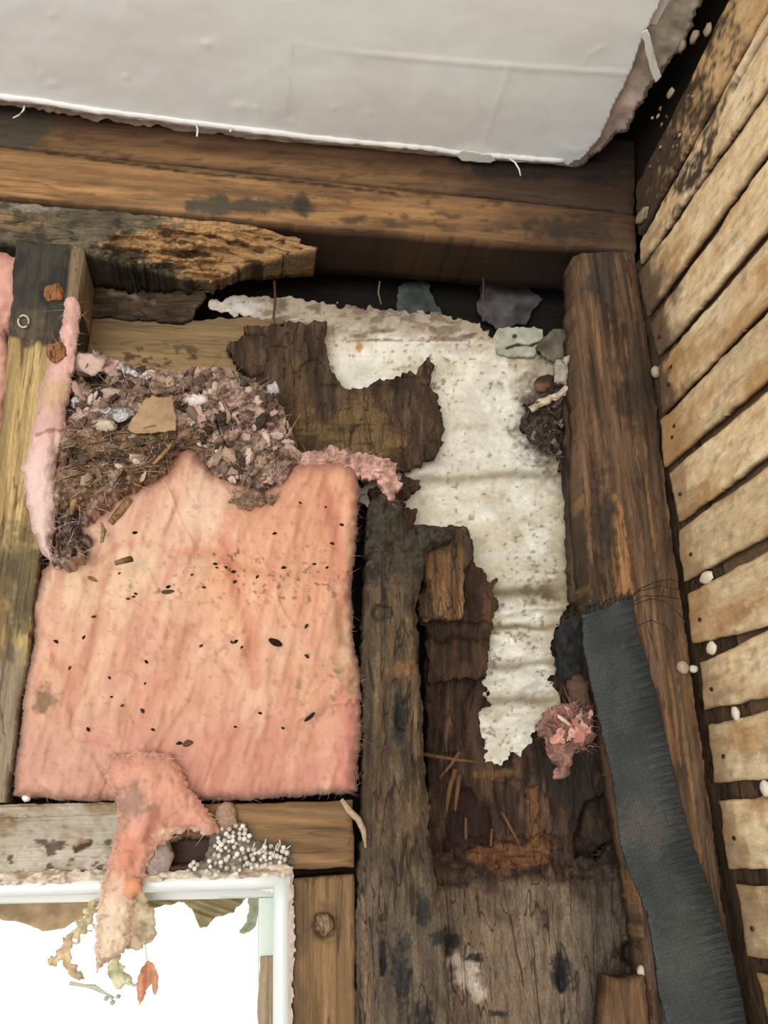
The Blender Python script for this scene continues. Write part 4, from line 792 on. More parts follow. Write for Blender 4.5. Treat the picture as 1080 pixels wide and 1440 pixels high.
# ================================================================== WINDOW
wn = empty('window_1', (float(atY(200., 1300., .02)[0]), .03, 1.05)); tag(wn, kind='structure')
def yw(px, py, y): return atY(np.float64(px), np.float64(py), y)
zt = yw(200, 1243, .004); 
def rod(name, a, b, r, mat, col, y, parent, steps=10, flat_=1.0):
    A_, B_ = yw(a[0], a[1], y), yw(b[0], b[1], y); return tube(name, [A_*(1-t)+B_*t for t in np.linspace(0, 1, steps)], r, mat, col, parent, sides=14)
VC = (226, 232, 230)
rod('head_trim', (-110, 1253), (408, 1238), .0078, M['vinyl'], VC, .002, wn)
rod('jamb_trim', (396, 1236), (396, 1640), .0092, M['vinyl'], (216, 228, 224), .002, wn)
patch('corner_cap', [(352, 1226), (405, 1222), (412, 1226), (411, 1252), (384, 1256), (352, 1248)], ('Y', .006), M['vinyl'], (228, 230, 224), lambda px, py, I: .004*(1-np.exp(-I/5)), res=2, jag=.8, jf=10, thick=.02, parent=wn)
# plaster crust left over the trim and beside it
def cr_c(px, py, I): return mx(mx(vary(flat(px, (206, 190, 168)), fbm(px, py, 12, 6, 3, 3), .15), .8*sst(.1, .5, fbm(px, py, 18, 7, 3, 5)), (150, 122, 98)), .7*sst(.3, .6, fbm(px, py, 9, 6, 3, 8)), (232, 226, 212))
tag(patch('plaster_crust', [(-110, 1230), (60, 1226), (150, 1222), (230, 1224), (300, 1218), (345, 1212), (380, 1208), (412, 1220), (410, 1232), (300, 1236), (150, 1242), (-110, 1248)], ('Y', -.004), M['board'], cr_c, lambda px, py, I: .004*fbm(px, py, 12, 7, 3, 9)+.003*(1-np.exp(-I/4)), res=1.8, jag=3, jf=9, thick=.018, parent=wn), 'crumbly cream plaster left over the trim')
tag(patch('plaster_crust', [(405, 1232), (412, 1230), (413, 1280), (414, 1340), (411, 1400), (412, 1460), (410, 1620), (400, 1620), (404, 1440), (404, 1300)], ('Y', -.003), M['board'], (196, 176, 160), lambda px, py, I: .003*fbm(px, py, 8, 14, 3, 9), res=1.6, jag=2.5, jf=8, thick=.016, parent=wn), 'crumbly strip of plaster beside the jamb')
# inner sash
patch('sash_rail', [(-110, 1254), (390, 1240), (390, 1262), (-110, 1274)], ('Y', .030), M['vinyl'], (206, 206, 196), None, res=4, jag=0, thick=.04, parent=wn)
patch('sash_stile', [(364, 1262), (388, 1262), (388, 1640), (362, 1640)], ('Y', .030), M['vinyl'], (206, 220, 204), None, res=4, jag=0, thick=.04, parent=wn)
tag(patch('bare_stop', [(366, 1346), (386, 1344), (386, 1640), (364, 1640), (362, 1420)], ('Y', .026), M['wood_v'], (206, 176, 138), None, res=3, jag=1.2, jf=14, thick=.004, parent=wn), 'bare tan wood of the stop')
V0 = yw(-110, 1262, .062); V1 = yw(374, 1262, .062)
boxm('pane', (V0[0], .060, 1.03), (V1[0], .064, float(V1[2])+.004), M['glass'], (255, 255, 255), wn)
boxm('sill', (V0[0], .0, 1.0), (V1[0]+.02, .15, 1.03), M['vinyl'], (214, 214, 206), wn)
FC = lambda c: (lambda px, py, I: mx(vary(flat(px, c), fbm(px, py, 26, 20, 3, 7), .12), .5*np.exp(-(I/3)**2), (222, 206, 150)))
tag(patch('torn_film', [(-110, 1262), (150, 1260), (136, 1276), (112, 1294), (88, 1306), (60, 1310), (44, 1302), (20, 1296), (0, 1292), (-110, 1290)], ('Y', .050), M['film'], FC((196, 168, 130)), lambda px, py, I: .004*fbm(px, py, 40, 20, 3, 2), res=2.4, jag=2, jf=14, thick=.001, sheet=True, parent=wn), 'torn brown film at upper left of the pane')
tag(patch('torn_film', [(206, 1258), (350, 1246), (346, 1262), (328, 1284), (300, 1292), (290, 1304), (282, 1304), (272, 1284), (258, 1270), (230, 1272), (210, 1280)], ('Y', .048), M['film'], lambda px, py, I: mx(FC((196, 180, 132))(px, py, I), .5*sst(0, .6, np.sin((py-.4*px)*.5)), (160, 140, 96)), lambda px, py, I: .004*np.sin((py-.35*px)*.35)+.004*(1-np.exp(-I/8)), res=1.8, jag=2, jf=9, thick=.001, sheet=True, parent=wn), 'gathered tan film right of the wool tongue')
tag(patch('torn_film', [(346, 1250), (366, 1250), (364, 1280), (360, 1304), (352, 1312), (334, 1312), (346, 1298), (350, 1276)], ('Y', .046), M['film'], FC((190, 196, 168)), lambda px, py, I: .004*fbm(px, py, 14, 14, 3, 2), res=1.8, jag=2, jf=9, thick=.001, sheet=True, parent=wn), 'small greenish film shred in the pane corner')

# scraps caught in the cobweb before the pane
def webscrap(nm, pl, c, y, lb, cat, mat='fluff_thin', jag=5):
    return tag(patch(nm, pl, ('Y', y), M[mat], lambda px, py, I: mx(vary(flat(px, c), fbm(px, py, 12, 12, 3, 5), .15), .6*sst(.1, .5, fbm(px, py, 8, 8, 3, 9)), tuple(v*.8 for v in c)), lambda px, py, I: .004*fbm(px, py, 14, 14, 3, 4)+.004*(1-np.exp(-I/5)), res=1.7, jag=jag, jf=7, thick=.002), lb, cat)
webscrap('wool_scrap', [(64, 1352), (78, 1344), (88, 1330), (92, 1316), (102, 1318), (102, 1332), (94, 1346), (106, 1360), (118, 1374), (116, 1384), (98, 1370), (84, 1354), (72, 1358)], (236, 214, 178), .02, 'tan wool scrap floating at the left before bright pane', 'wool scrap')
webscrap('wool_scrap', [(116, 1280), (132, 1266), (140, 1280), (128, 1300), (112, 1316), (104, 1330), (100, 1326), (108, 1308)], (230, 216, 180), .015, 'pale lacy wool shred just left of the hanging tongue', 'wool scrap', jag=7)
webscrap('wool_scrap', [(156, 1340), (166, 1336), (176, 1366), (182, 1380), (168, 1394), (156, 1380), (152, 1360)], (236, 232, 196), .0, 'pale yellow wool shred below the tip of tongue', 'wool scrap')
lf = tag(patch('leaf', [(208, 1350), (216, 1356), (222, 1370), (223, 1388), (218, 1402), (215, 1396), (214, 1382), (206, 1392), (200, 1408), (196, 1414), (193, 1400), (193, 1376), (200, 1360)], ('Y', .02), M['film'], lambda px, py, I: mx(vary(flat(px, (246, 186, 146)), fbm(px, py, 10, 10, 3, 3), .12), .6*(py > 1384), (232, 176, 136)), lambda px, py, I: .003*np.sin((px-193)*.3), res=1.5, jag=1.2, jf=6, thick=.001, sheet=True), 'forked orange dead leaf hanging in front of the pane', 'leaf')
for k, pts in enumerate([[(98, 1382), (120, 1386), (132, 1388), (150, 1398), (160, 1404)], [(178, 1376), (188, 1386), (196, 1384)]]):
    wb_ = tag(tube('cobweb_strand', [yw(x, y, .02) for x, y in pts], [.0018, .0012, .0022, .0012, .0020][:len(pts)], M['egg'], (196, 190, 170), None, sides=5, jit=.6), ['pale cobweb strand from the tan scrap to the tongue tip', 'short cobweb strand tying the orange leaf to pale shred'][k], 'cobweb')
tube('cobweb_thread', [yw(x, y, .02) for x, y in [(207, 1352), (200, 1300), (196, 1258)]], .0004, M['egg'], (220, 215, 200), lf, sides=4)
for (x, y) in [(150, 1404), (158, 1410), (166, 1402)]: lump('cobweb_knot', yw(x, y, .02), .0026, M['egg'], (176, 176, 168), wb_, seed=x, sub=1)

# ---- bead cluster on the header
fc = empty('fungus_cluster', yw(335, 1222, -.004)); tag(fc, 'cluster of white bead-like eggs on the header above the window corner', 'egg cluster')
patch('matted_web', [(292, 1192), (306, 1164), (322, 1154), (346, 1158), (354, 1178), (372, 1190), (400, 1188), (408, 1196), (404, 1214), (360, 1220), (320, 1232), (280, 1234), (262, 1226), (282, 1212)], ('Y', -.003), M['fibre'], lambda px, py, I: vary(flat(px, (128, 116, 102)), fbm(px, py, 8, 8, 3, 4), .25), lambda px, py, I: .006*(1-np.exp(-I/8))+.003*fbm(px, py, 8, 8, 3, 4), res=1.8, jag=4, jf=8, thick=.006, parent=fc)
bm_ = [lump_mesh('bead_mesh', 31+k, c, M['egg'], .12, 2) for k, c in enumerate([(206, 198, 184), (184, 174, 158), (226, 220, 208)])]
done = []
reg = [([(300, 1190), (312, 1164), (330, 1155), (350, 1166), (352, 1190), (350, 1212), (330, 1232), (304, 1226)], 50), ([(350, 1196), (372, 1190), (406, 1190), (404, 1210), (376, 1218), (352, 1222)], 28), ([(262, 1222), (276, 1208), (300, 1208), (300, 1232), (270, 1234)], 9)]
for pl, cnt in reg:
    P_ = np.array(pl); k = 0; tries = 0
    while k < cnt and tries < 3000:
        tries += 1; x, y = rnd.uniform(P_[:, 0].min(), P_[:, 0].max()), rnd.uniform(P_[:, 1].min(), P_[:, 1].max())
        if sdf(np.array([x]), np.array([y]), pl)[0] > 0 or any((x-a)**2+(y-b)**2 < 25 for a, b in done): continue
        done.append((x, y)); k += 1; place('bead', bm_[k % 3], yw(x, y, -.0115-.003*rnd.random()), .0024*rnd.uniform(.8, 1.25), fc)
for k in range(14):
    x, y = rnd.uniform(352, 402), rnd.uniform(1188, 1208); a = rnd.uniform(-.5, 1.1)
    tube('silk_spike', [yw(x, y, -.010), yw(x+10*math.sin(a), y-10*math.cos(a), -.016)], [.0011, .0005], M['egg'], (222, 216, 204), fc, sides=4)
tag(lump('egg_sac', yw(318, 1150, -.004), (.012, .009, .016), M['fibre'], (168, 134, 112), seed=12, amp=.2, sub=3), 'brown papery cocoon at the top of the bead cluster', 'cocoon')
tag(lump('egg_sac', yw(220, 1206, -.006), (.017, .010, .017), M['fibre'], (166, 146, 140), seed=15, amp=.2, sub=3), 'grey lilac cocoon on the header right of the wool tongue', 'cocoon')
tag(tube('web_strand', [yw(x, y, -.010) for x, y in [(480, 1124), (492, 1140), (504, 1152), (511, 1168), (514, 1192)]], [.002, .004, .0045, .003, .0012], M['fibre'], (176, 150, 124), None, sides=6, jit=.5), 'frayed tan fibre strand at the right end of the header', 'fibre')

#NEST
rs = np.random.RandomState(5)
def pts_in(poly, n, fn, edge=None):
    P_ = np.array(poly); out = []
    while len(out) < n:
        x = rs.uniform(P_[:, 0].min(), P_[:, 0].max(), 400); y = rs.uniform(P_[:, 1].min(), P_[:, 1].max(), 400); d = sdf(x, y, poly)
        k_ = (d < -1) & ((d > -edge) if edge else True); out += list(zip(x[k_], y[k_]))
    return fn(np.array([p[0] for p in out[:n]]), np.array([p[1] for p in out[:n]]))
# ================================================================== NEST
nb = [(96, 508), (112, 496), (132, 498), (158, 508), (190, 514), (216, 520), (250, 522), (300, 516), (335, 522), (368, 542), (392, 565), (408, 596), (418, 625), (414, 652), (398, 676), (372, 690), (330, 676), (302, 668), (290, 650), (264, 634), (245, 656), (215, 672), (160, 702), (118, 736), (124, 758), (112, 782), (92, 792), (74, 792), (78, 740), (76, 690), (84, 640), (86, 600), (92, 560)]
def nb_h(px, py, I):
    z = .028*(1-np.exp(-I/18))+.012*fbm(px, py, 34, 26, 4, 302)+.009*fbm(px, py, 11, 8, 4, 305)+.00022*(py-520)
    for cx, cy, rx, ry, d in [(136, 534, 16, 12, .045), (308, 600, 18, 8, .030), (100, 532, 8, 10, .03), (98, 745, 24, 30, .035), (150, 560, 10, 12, .014), (240, 560, 30, 10, .012)]: z -= d*el(px, py, cx, cy, rx, ry, .3, 3, f=10)
    return z
def nb_c(px, py, I):
    c = vary(flat(px, (146, 116, 100)), fbm(px, py, 8, 6, 4, 312), .35); c = mx(c, .85*sst(-.1, .5, fbm(px, py, 18, 11, 4, 313)), (204, 164, 150)); c = mx(c, .7*sst(.2, .6, fbm(px, py, 12, 8, 4, 319)), (226, 198, 184)); c = mx(c, .8*sst(.15, .6, fbm(px, py, 14, 8, 4, 314)), (90, 70, 56))
    c = mx(c, .8*pm(px, py, [(80, 600), (300, 600), (290, 650), (160, 700), (80, 720)], 10, 14, 20), (128, 96, 66)); c = mx(c, .6*sst(.0, .5, fbm(px, py, 30, 5, 3, 317))*(py > 590)*(px < 300), (172, 134, 92)); c = mx(c, .7*el(px, py, 225, 548, 40, 20, .4, 5), (112, 84, 62)); c = mx(c, .8*el(px, py, 140, 510, 40, 16, .4, 5), (206, 168, 152))
    c = mx(c, .8*el(px, py, 98, 750, 24, 36, .4, 3), (74, 56, 44)); c = mx(c, .5*el(px, py, 360, 640, 60, 40, .4, 4), (120, 98, 84)); return c
nest = tag(empty('rodent_nest', atY(np.float64(245.), np.float64(690.), .03)), 'messy rodent nest of shredded wool and straw on top of pink batt', 'nest')
patch('nest_mass', nb, ('Y', .030), M['fibre'], nb_c, nb_h, res=1.9, jag=4, jf=9, thick=.035, parent=nest)
def on_nest(px, py, d=0.0):
    a = np.array([float(px)]); b = np.array([float(py)]); I = np.clip(-sdf(a, b, nb), 0, None); return atY(a, b, .030-nb_h(a, b, I)-d)[0]
pal = [(206, 168, 150), (176, 144, 126), (140, 114, 96), (104, 84, 68), (228, 198, 182), (80, 64, 52), (190, 158, 132)]
SM = [shred_mesh('shred_mesh', 40+k, pal[k % 7], M['fibre'], .0075) for k in range(21)]
LM = [lump_mesh('tuft_mesh', 80+k, pal[(k*3) % 7], M['fibre'], .45, 3, 2.4) for k in range(14)]
P_ = np.array(nb); k = 0
while k < 190:
    x, y = rnd.uniform(84, 414), rnd.uniform(500, 690)
    if sdf(np.array([x]), np.array([y]), nb)[0] > -5: continue
    if y > 596 and x < 290 and rnd.random() < .6: continue
    if (abs(x-136) < 16 and abs(y-534) < 12) or (175 < x < 250 and 552 < y < 612): continue
    k += 1
    if k % 5 < 1: place('shred', SM[rnd.randrange(21)], on_nest(x, y, .003+.005*rnd.random()), rnd.uniform(.45, 1.0), nest)
    else: place('tuft', LM[rnd.randrange(14)], on_nest(x, y, .0), (.009*rnd.uniform(.6, 1.6), .007, .0042*rnd.uniform(.6, 1.5)), nest)
for k in range(170):
    x, y = rnd.uniform(86, 300), rnd.uniform(598, 690)
    if sdf(np.array([x]), np.array([y]), nb)[0] > -4: continue
    a = rnd.gauss(0, .5); L = rnd.uniform(10, 30); b = rnd.uniform(-.5, .5); d = .005+.006*rnd.random()
    pts = [on_nest(x, y, d)+np.array([.0009*L*t*math.cos(a+b*t), -.002*math.sin(3*t), .0009*L*t*math.sin(a+b*t)]) for t in (-.5, -.17, .17, .5)]
    tube('straw', pts, [.0005, .0008, .0008, .0004], M['wood_h'], rnd.choice([(176, 136, 92), (146, 110, 74), (112, 84, 58), (196, 160, 112), (92, 68, 48)]), nest, sides=4)
def stick(pts, r, col, lb, y=None, par=None, cat='twig'):
    o_ = tube('twig', [on_nest(x, yy, .012) for x, yy in pts], [r*.7]+[r]*(len(pts)-2)+[r*.5], M['wood_h'], col, par, sides=6, jit=.3)
    return tag(o_, lb, cat) if lb else o_
stick([(216, 652), (228, 640), (238, 628), (244, 620)], .0026, (206, 164, 104), 'long pale straw stalk leaning on the nest front', cat='twig')
stick([(100, 722), (104, 706), (107, 702)], .0042, (196, 152, 92), 'short tan wood splinter standing in the hole left of batt')
stick([(143, 762), (146, 745), (142, 735)], .0030, (190, 150, 98), 'thin pale splinter against the pink strip edge')
stick([(162, 792), (184, 786), (170, 788)], .0040, (170, 126, 78), None, par=nest)
def scrap(nm, pl, y, mat, c, h_, lb, cat, res=1.6, jag=1.2, thick=.0012, sheet=True):
    return tag(patch(nm, pl, ('Y', y), M[mat], c, h_, res=res, jag=jag, jf=7, thick=thick, sheet=sheet), lb, cat)
yn = lambda x, y, d: float(on_nest(x, y, d)[1])
scrap('cardboard_scrap', [(179, 603), (182, 596), (194, 577), (206, 560), (214, 556), (232, 560), (242, 556), (244, 566), (247, 586), (247, 604), (220, 608), (190, 610)], yn(215, 590, .016), 'board', lambda px, py, I: vary(flat(px, (172, 138, 102)), fbm(px, py, 30, 12, 3, 3), .10), lambda px, py, I: .002*fbm(px, py, 40, 40, 2, 4)+.0, 'flat brown cardboard scrap standing in front of the nest', 'cardboard', thick=.0022)
foilh = lambda px, py, I: .006*fbm(px, py, 9, 8, 4, 9)+.004*(1-np.exp(-I/5))
for pl, lb in [([(97, 562), (108, 557), (118, 562), (119, 570), (110, 574), (99, 571)], 'small crumpled foil scrap at far left of nest'), ([(143, 578), (156, 572), (172, 572), (188, 575), (190, 582), (178, 590), (164, 594), (154, 590)], 'largest shiny foil scrap left of the cardboard'), ([(164, 512), (174, 510), (188, 520), (200, 528), (212, 530), (206, 536), (190, 530), (172, 522)], 'long bent foil strip along the top of nest'), ([(306, 596), (316, 592), (330, 594), (328, 601), (314, 602)], 'narrow foil scrap at the right half of nest'), ([(262, 594), (272, 590), (278, 596), (268, 600)], 'tiny foil scrap just right of the cardboard')]:
    cx = sum(p[0] for p in pl)/len(pl); cy = sum(p[1] for p in pl)/len(pl)
    scrap('foil_scrap', pl, yn(cx, cy, .012), 'foil', (214, 214, 210), foilh, lb, 'foil', jag=2.2)
for (x, y, rx, ry, c, lb) in [(278, 564, 13, 9, (236, 226, 214), 'white wad of wool in the middle of nest'), (384, 548, 9, 10, (200, 196, 190), 'pale grey wad of wool at right end of nest'), (148, 600, 13, 9, (214, 196, 166), 'cream wad of wool under the largest foil scrap'), (122, 512, 22, 15, (226, 186, 172), 'pink wad of wool at the upper left of nest'), (158, 556, 16, 8, (196, 166, 146), 'beige wad of wool beside the dark nest hole')]:
    tag(lump('wool_wad', on_nest(x, y, .004), (rx*.0009, .008, ry*.0009), M['fluff'], c, seed=x, amp=.45, sub=3), lb, 'wool wad')
# matted skirt of dirty wool over the batt top
for nm, pl, c, lb in [('dirty_wool', [(302, 660), (300, 636), (320, 622), (350, 612), (390, 608), (412, 620), (420, 640), (412, 665), (380, 684), (360, 676), (330, 672)], (124, 100, 86), 'dark matted wool flap at the nest bottom right'), ('dirty_wool', [(322, 706), (330, 692), (346, 690), (366, 698), (396, 694), (386, 706), (360, 708), (344, 716)], (158, 128, 104), 'small grey-brown wool tuft lying on upper pink batt'), ('dirty_wool', [(410, 648), (424, 636), (448, 632), (470, 628), (500, 634), (530, 640), (556, 655), (562, 680), (552, 716), (540, 700), (532, 676), (510, 668), (488, 664), (478, 652), (440, 656), (420, 660)], (206, 158, 142), 'ragged pink wool strip bridging batt top to plywood')]:
    y = .0 if nm else 0
    yy = -.010 if 'tuft' in lb else (.002 if 'flap' in lb else .010)
    o_ = tag(patch(nm, pl, ('Y', yy), M['fibre'], lambda px, py, I, c=c: mx(mx(vary(flat(px, c), fbm(px, py, 9, 9, 4, 3), .25), .7*sst(.1, .6, fbm(px, py, 14, 12, 3, 5)), tuple(v*.6 for v in c)), .6*sst(.2, .6, fbm(px, py, 12, 12, 3, 8)), tuple(min(255, v*1.3) for v in c)), lambda px, py, I: .010*(1-np.exp(-I/8))+.006*fbm(px, py, 22, 12, 4, 6), res=1.7, jag=5, jf=8, thick=.008), lb, 'wool')
    fuzz('wool_fuzz', pts_in(pl, 400, lambda x, y: atY(x, y, yy-.008)), .006, M['fibre'], [c, tuple(min(255, v*1.25) for v in c), tuple(v*.7 for v in c)], o_, width=.0003, curl=2.0, seed=len(pl))
fN = lambda x, y: atY(x, y, .030-nb_h(x, y, np.clip(-sdf(x, y, nb), 0, None))-.002)
fB = lambda x, y: atY(x, y, .014-bt_h(x, y, np.clip(-sdf(x, y, bt), 0, None))+.0005)
fuzz('loose_fibre', pts_in(nb, 4200, fN), .0065, M['fibre'], pal+[(228, 200, 186), (214, 180, 166), (60, 46, 38)], nest, width=.00035, curl=2.2, seed=3)
fuzz('wool_fuzz', pts_in(bt, 1800, fB, 7), .0042, M['fluff'], [(226, 168, 142), (214, 150, 126), (190, 140, 118)], batt, width=.00022, curl=1.8, out=(0, -.3, 0), seed=4)
fuzz('wool_fuzz', pts_in(tg, 900, lambda x, y: atY(x, y, -.026), 8), .006, M['fluff'], [(230, 176, 148), (236, 204, 176), (220, 158, 130)], batt, width=.00024, curl=1.8, out=(0, -.2, -.6), seed=6)
fuzz('wool_fuzz', pts_in(st, 700, lambda x, y: atY(x, y, -.010), 8), .006, M['fluff'], [(236, 196, 184), (226, 178, 166)], bpy.data.objects['insulation_strip'], width=.00024, curl=1.8, out=(0, -.3, 0), seed=7)
tag(tube('wood_sliver', [on_batt(x, y, .004) for x, y in [(155, 736), (166, 722), (178, 708), (184, 702)]], [.0035, .0052, .0050, .003], M['wood_v'], (192, 144, 84), None, sides=6, jit=.2), 'tan flat wood sliver lying on the upper left of batt', 'wood sliver')

# droppings and crumbs on the batt
dm = [lump_mesh('dropping_mesh', 131+k, c, M['fibre'], .25, 1) for k, c in enumerate([(52, 36, 28), (74, 54, 42), (40, 30, 26)])]
spots = [(147, 748), (168, 806), (191, 835), (188, 839), (180, 842), (127, 812), (303, 793), (305, 798), (318, 798), (328, 804), (330, 818), (362, 811), (399, 798), (442, 793), (460, 798), (467, 764), (270, 808), (237, 825), (287, 826), (326, 903), (332, 902), (340, 910), (283, 908), (206, 931), (204, 961), (172, 992), (157, 980), (215, 1026), (201, 1000), (366, 1003), (331, 1022), (432, 923), (458, 713), (481, 738), (431, 880), (118, 896), (79, 902), (98, 939), (124, 1026), (386, 750), (422, 707), (190, 749), (154, 953), (132, 867), (398, 1024), (252, 1045), (150, 1090)]
for k, (x, y) in enumerate(spots):
    s_ = rnd.uniform(.7, 1.3)
    o_ = place('dropping', dm[k % 3], on_batt(x, y, .0006), (.0030*s_, .0016*s_, .0016*s_), None, rot=(0, rnd.uniform(-1, 1), 0)); zn = 'in the row along the fold of the pink batt' if 785 < y < 830 and x > 260 else ('on the upper left of the pink batt' if x < 260 and y < 860 else ('on the lower half of the pink batt' if y > 920 else ('on the upper right of the pink batt' if y < 780 else 'around the middle of the pink batt'))); tag(o_, 'tiny dark crumb of dirt '+zn, 'crumb', 'dark crumbs '+zn)
def bigcrumb(x, y, r, rot, c, lb):
    tag(lump('dropping', on_batt(x, y, .001), r, M['fibre'], c, seed=int(x), amp=.25, sub=2, rot=('Y', rot)), lb, 'crumb')
bigcrumb(388, 903, (.0090, .003, .0040), .45, (46, 32, 26), 'largest black dropping, right of centre on the pink batt')
bigcrumb(236, 832, (.007, .003, .0026), -.1, (96, 70, 46), 'brown bark bit in the fold left of batt centre')
bigcrumb(436, 1008, (.008, .002, .0022), -.7, (52, 38, 32), 'thin black stick bit near the lower right flap of batt')
bigcrumb(264, 1045, (.006, .003, .0036), -.2, (104, 76, 58), 'brown crumb low on the batt above the tongue')
bigcrumb(129, 814, (.006, .002, .0022), .5, (140, 108, 70), 'tan chip at the left of batt')
bigcrumb(218, 1112, (.009, .002, .0022), -.7, (84, 72, 48), 'dark green-brown sliver at the base of wool tongue')
tag(lump('plaster_crumb', on_batt(37, 1122, .003), .0045, M['egg'], (240, 236, 226), seed=4, sub=2, amp=.2), 'white crumb at the lower left corner of batt', 'crumb')

# ---- debris by the corner stud
dn = empty('debris_nest', atY(np.float64(780.), np.float64(640.), .08)); tag(dn, 'dark wad of shredded debris between white paper and corner stud', 'debris')
dp = [(742, 572), (760, 560), (782, 548), (790, 546), (793, 580), (793, 640), (790, 656), (784, 640), (770, 636), (752, 622), (738, 600)]
patch('debris_mass', dp, ('Y', .082), M['fibre'], lambda px, py, I: mx(vary(flat(px, (74, 62, 54)), fbm(px, py, 8, 10, 4, 2), .3), .6*sst(.2, .6, fbm(px, py, 12, 14, 3, 4)), (112, 90, 76)), lambda px, py, I: .02*(1-np.exp(-I/10))+.010*fbm(px, py, 14, 16, 4, 6), res=1.8, jag=6, jf=9, thick=.008, parent=dn)
dpal = [(92, 78, 68), (126, 108, 94), (70, 58, 50), (150, 132, 114), (104, 82, 68)]
fuzz('loose_fibre', atY(rs.uniform(742, 790, 700), rs.uniform(552, 650, 700), .066), .006, M['fibre'], [(92, 78, 68), (136, 116, 100), (60, 50, 44), (160, 142, 124)], dn, width=.0003, curl=2.2, seed=9)
SD = [shred_mesh('debris_shred_mesh', 140+k, dpal[k % 5], M['fibre'], .008) for k in range(10)]
for k in range(70):
    x, y = rnd.uniform(738, 812), rnd.uniform(540, 655)
    if sdf(np.array([x]), np.array([y]), dp)[0] > -3: continue
    place('shred', SD[rnd.randrange(10)], atY(np.float64(x), np.float64(y), .068-.012*rnd.random()), rnd.uniform(.6, 1.2), dn)
cpap = lambda c: (lambda px, py, I: vary(mx(flat(px, c), .4*sst(.1, .6, fbm(px, py, 10, 10, 3, 4)), tuple(v*.7 for v in c)), fbm(px, py, 8, 8, 3, 2), .08))
for pl, y, c, lb in [([(776, 514), (784, 504), (796, 508), (808, 512), (816, 524), (810, 540), (796, 544), (780, 536)], .062, (176, 160, 142), 'curled grey paper scrap touching the corner stud'), ([(744, 572), (756, 562), (772, 556), (790, 548), (804, 536), (806, 544), (790, 560), (768, 568), (752, 580)], .055, (216, 196, 164), 'long cream paper curl above the dark debris wad'), ([(792, 506), (800, 496), (808, 490), (811, 494), (804, 504), (797, 512)], .05, (186, 170, 154), 'thin paper strip sticking up by the corner stud')]:
    tag(patch('paper_scrap', pl, ('Y', y), M['board'], cpap(c), lambda px, py, I: .010*(1-np.exp(-I/5))+.004*fbm(px, py, 10, 8, 3, 4), res=1.5, jag=2, jf=7, thick=.002, sheet=True), lb, 'paper scrap')
tag(patch('bark_chip', [(751, 538), (758, 530), (772, 526), (784, 530), (778, 540), (766, 552), (756, 550)], ('Y', .074), M['wood_h'], lambda px, py, I: mx(flat(px, (150, 104, 66)), 1-sst(535, 543, py), (84, 56, 42)), lambda px, py, I: .006*(1-np.exp(-I/5)), res=1.6, jag=1, jf=7, thick=.004), 'reddish brown chip stuck in the white paper near corner stud', 'wood chip')
# pink wad low by the strap
pwc = empty('insulation_wad', atY(np.float64(798.), np.float64(1090.), .05)); tag(pwc, 'ragged pink wool wad hanging beside the black strap', 'insulation')
fuzz('wool_fuzz', atY(rs.uniform(768, 834, 700), rs.uniform(992, 1056, 700), .030), .006, M['fluff'], [(216, 148, 130), (190, 118, 104), (226, 180, 160), (140, 100, 86)], pwc, width=.0003, curl=2.2, seed=8)
patch('wad_body', [(764, 1018), (774, 1000), (790, 990), (808, 990), (826, 1002), (836, 1022), (832, 1040), (818, 1046), (808, 1050), (804, 1072), (800, 1092), (792, 1094), (786, 1076), (778, 1056), (770, 1040)], ('Y', .055), M['fluff'], lambda px, py, I: mx(mx(vary(flat(px, (194, 138, 120)), fbm(px, py, 10, 12, 4, 3), .2), .7*sst(.1, .6, fbm(px, py, 14, 14, 3, 6)), (148, 90, 78)), .7*el(px, py, 806, 1000, 26, 14, .5, 3), (150, 118, 98)), lambda px, py, I: .026*(1-np.exp(-I/10))+.010*fbm(px, py, 16, 14, 4, 8), res=1.7, jag=5, jf=9, thick=.02, parent=pwc)
tube('pale_strand', [atY(np.float64(x), np.float64(y), .02) for x, y in [(780, 1004), (792, 1012), (802, 1020)]], [.002, .003, .002], M['fibre'], (226, 190, 160), pwc)
WM = [shred_mesh('wad_shred_mesh', 160+k, c, M['fluff'], .008) for k, c in enumerate([(216, 148, 130), (190, 118, 104), (150, 110, 94), (226, 176, 156)])]
for k in range(26): place('shred', WM[k % 4], atY(np.float64(rnd.uniform(770, 832)), np.float64(rnd.uniform(996, 1050)), .022), rnd.uniform(.6, 1.1), pwc)
tag(lump('dark_lump', atY(np.float64(816.), np.float64(975.), .06), (.014, .012, .022), M['fibre'], (104, 78, 60), seed=31, amp=.4, sub=3), 'brown lump above the pink wad beside the strap', 'debris')
tag(patch('void_shade_sheet', [(782, 885), (796, 872), (820, 862), (832, 900), (846, 960), (850, 1010), (834, 1000), (818, 960), (800, 965), (786, 945), (778, 905)], ('Y', .07), M['board'], lambda px, py, I: vary(flat(px, (50, 48, 48)), fbm(px, py, 10, 20, 3, 3), .3), lambda px, py, I: .006*fbm(px, py, 16, 24, 3, 5), res=2, jag=3, jf=9, thick=.003, sheet=True), 'near-black sheet painting the shaded gap behind the strap top', 'paper')  # dark sheet stands in for the unlit void beside the strap

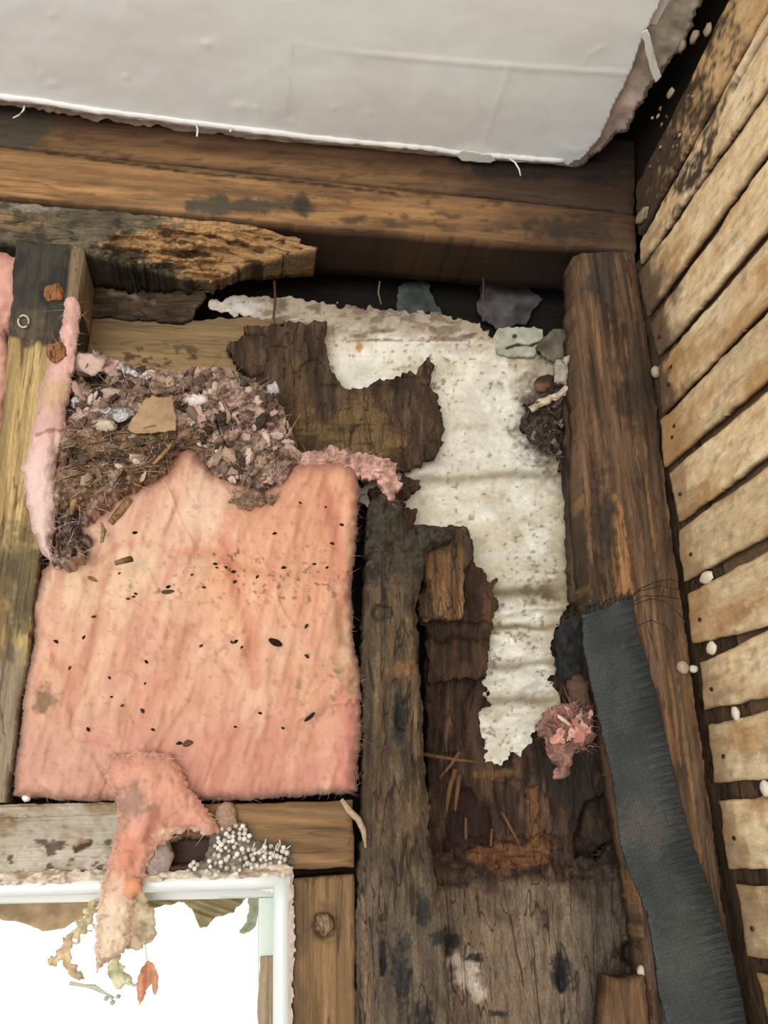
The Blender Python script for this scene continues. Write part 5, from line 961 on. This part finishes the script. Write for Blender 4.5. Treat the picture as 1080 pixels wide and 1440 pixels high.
# ---- plaster keys and cocoons on the lath wall
def crumb(px, py, x, r, c, lb, seed, cat='plaster lump', nm='plaster_lump', mat='egg', amp=.25):
    tag(lump(nm, atX(np.float64(px), np.float64(py), x), r, M[mat], c, seed=seed, amp=amp, sub=2), lb, cat)
for k, (x, y, r, lb) in enumerate([(993, 812, (.004, .016, .0075), 'white plaster lump in the uppermost wide gap between the laths'), (1000, 911, (.004, .010, .0085), 'white plaster lump in the lath gap below, near strap top height'), (1034, 1003, (.004, .007, .0085), 'white plaster lump two gaps below the uppermost one'), (1076, 1108, (.004, .008, .009), 'lowest white plaster lump, in a lath gap at the right edge')]):
    crumb(x, y, XR-.001, r, (226, 212, 186), lb, 20+k)
for k, (x, y, lb) in enumerate([(923, 523, 'round tan cocoon at the corner stud edge beside upper laths'), (960, 939, 'round cocoon with a slit at corner stud edge, beside strap')]):
    p = atY(np.float64(x), np.float64(y), -.004); tag(lump('cocoon', p, (.0075, .007, .0085), M['egg'], (176, 156, 126), seed=60+k, amp=.15, sub=3), lb, 'cocoon')
tag(lump('cocoon', atY(np.float64(975.), np.float64(941.), -.002), (.006, .005, .005), M['egg'], (206, 200, 188), seed=66, amp=.15, sub=3), 'small white cocoon touching the slit one beside the laths', 'cocoon')
tag(lump('cocoon', atY(np.float64(903.), np.float64(1366.), .02), (.006, .006, .007), M['egg'], (206, 186, 160), seed=67, amp=.2, sub=2), 'pale cocoon on the wood left of the strap, low down', 'cocoon')
for k, (x, y, r, lb) in enumerate([(959, 65, (.006, .013, .010), 'left pebble of plaster in the dark gap beside the torn ceiling'), (976, 52, (.006, .014, .010), 'middle pebble of plaster in the dark gap beside ceiling'), (995, 42, (.005, .012, .010), 'right pebble of plaster in the dark gap, against the laths'), (943, 131, (.005, .012, .007), 'pebble of plaster on the dark lath top below the gap'), (898, 139, (.006, .008, .006), 'pebble of plaster at the torn brown ceiling paper edge')]):
    crumb(x, y, XR-.006, tuple(v*.72 for v in r), (160, 140, 112), lb, 80+k, amp=.3)
tag(lump('plaster_lump', atX(np.float64(903.), np.float64(303.), XR-.004), (.005, .016, .008), M['egg'], (150, 128, 98), seed=91, amp=.5, sub=3), 'crusty lump at the lath ends beside the beam end', 'plaster lump')
for k in range(22):
    x, y = rnd.gauss(945, 26), rnd.gauss(180, 34); lump('crust_bit', atX(np.float64(x), np.float64(y), XR-.003), (.002, .003*rnd.uniform(.6, 1.6), .0022*rnd.uniform(.6, 1.6)), M['egg'], rnd.choice([(120, 98, 74), (84, 66, 50), (170, 150, 126)]), wr, seed=k, amp=.4, sub=1)
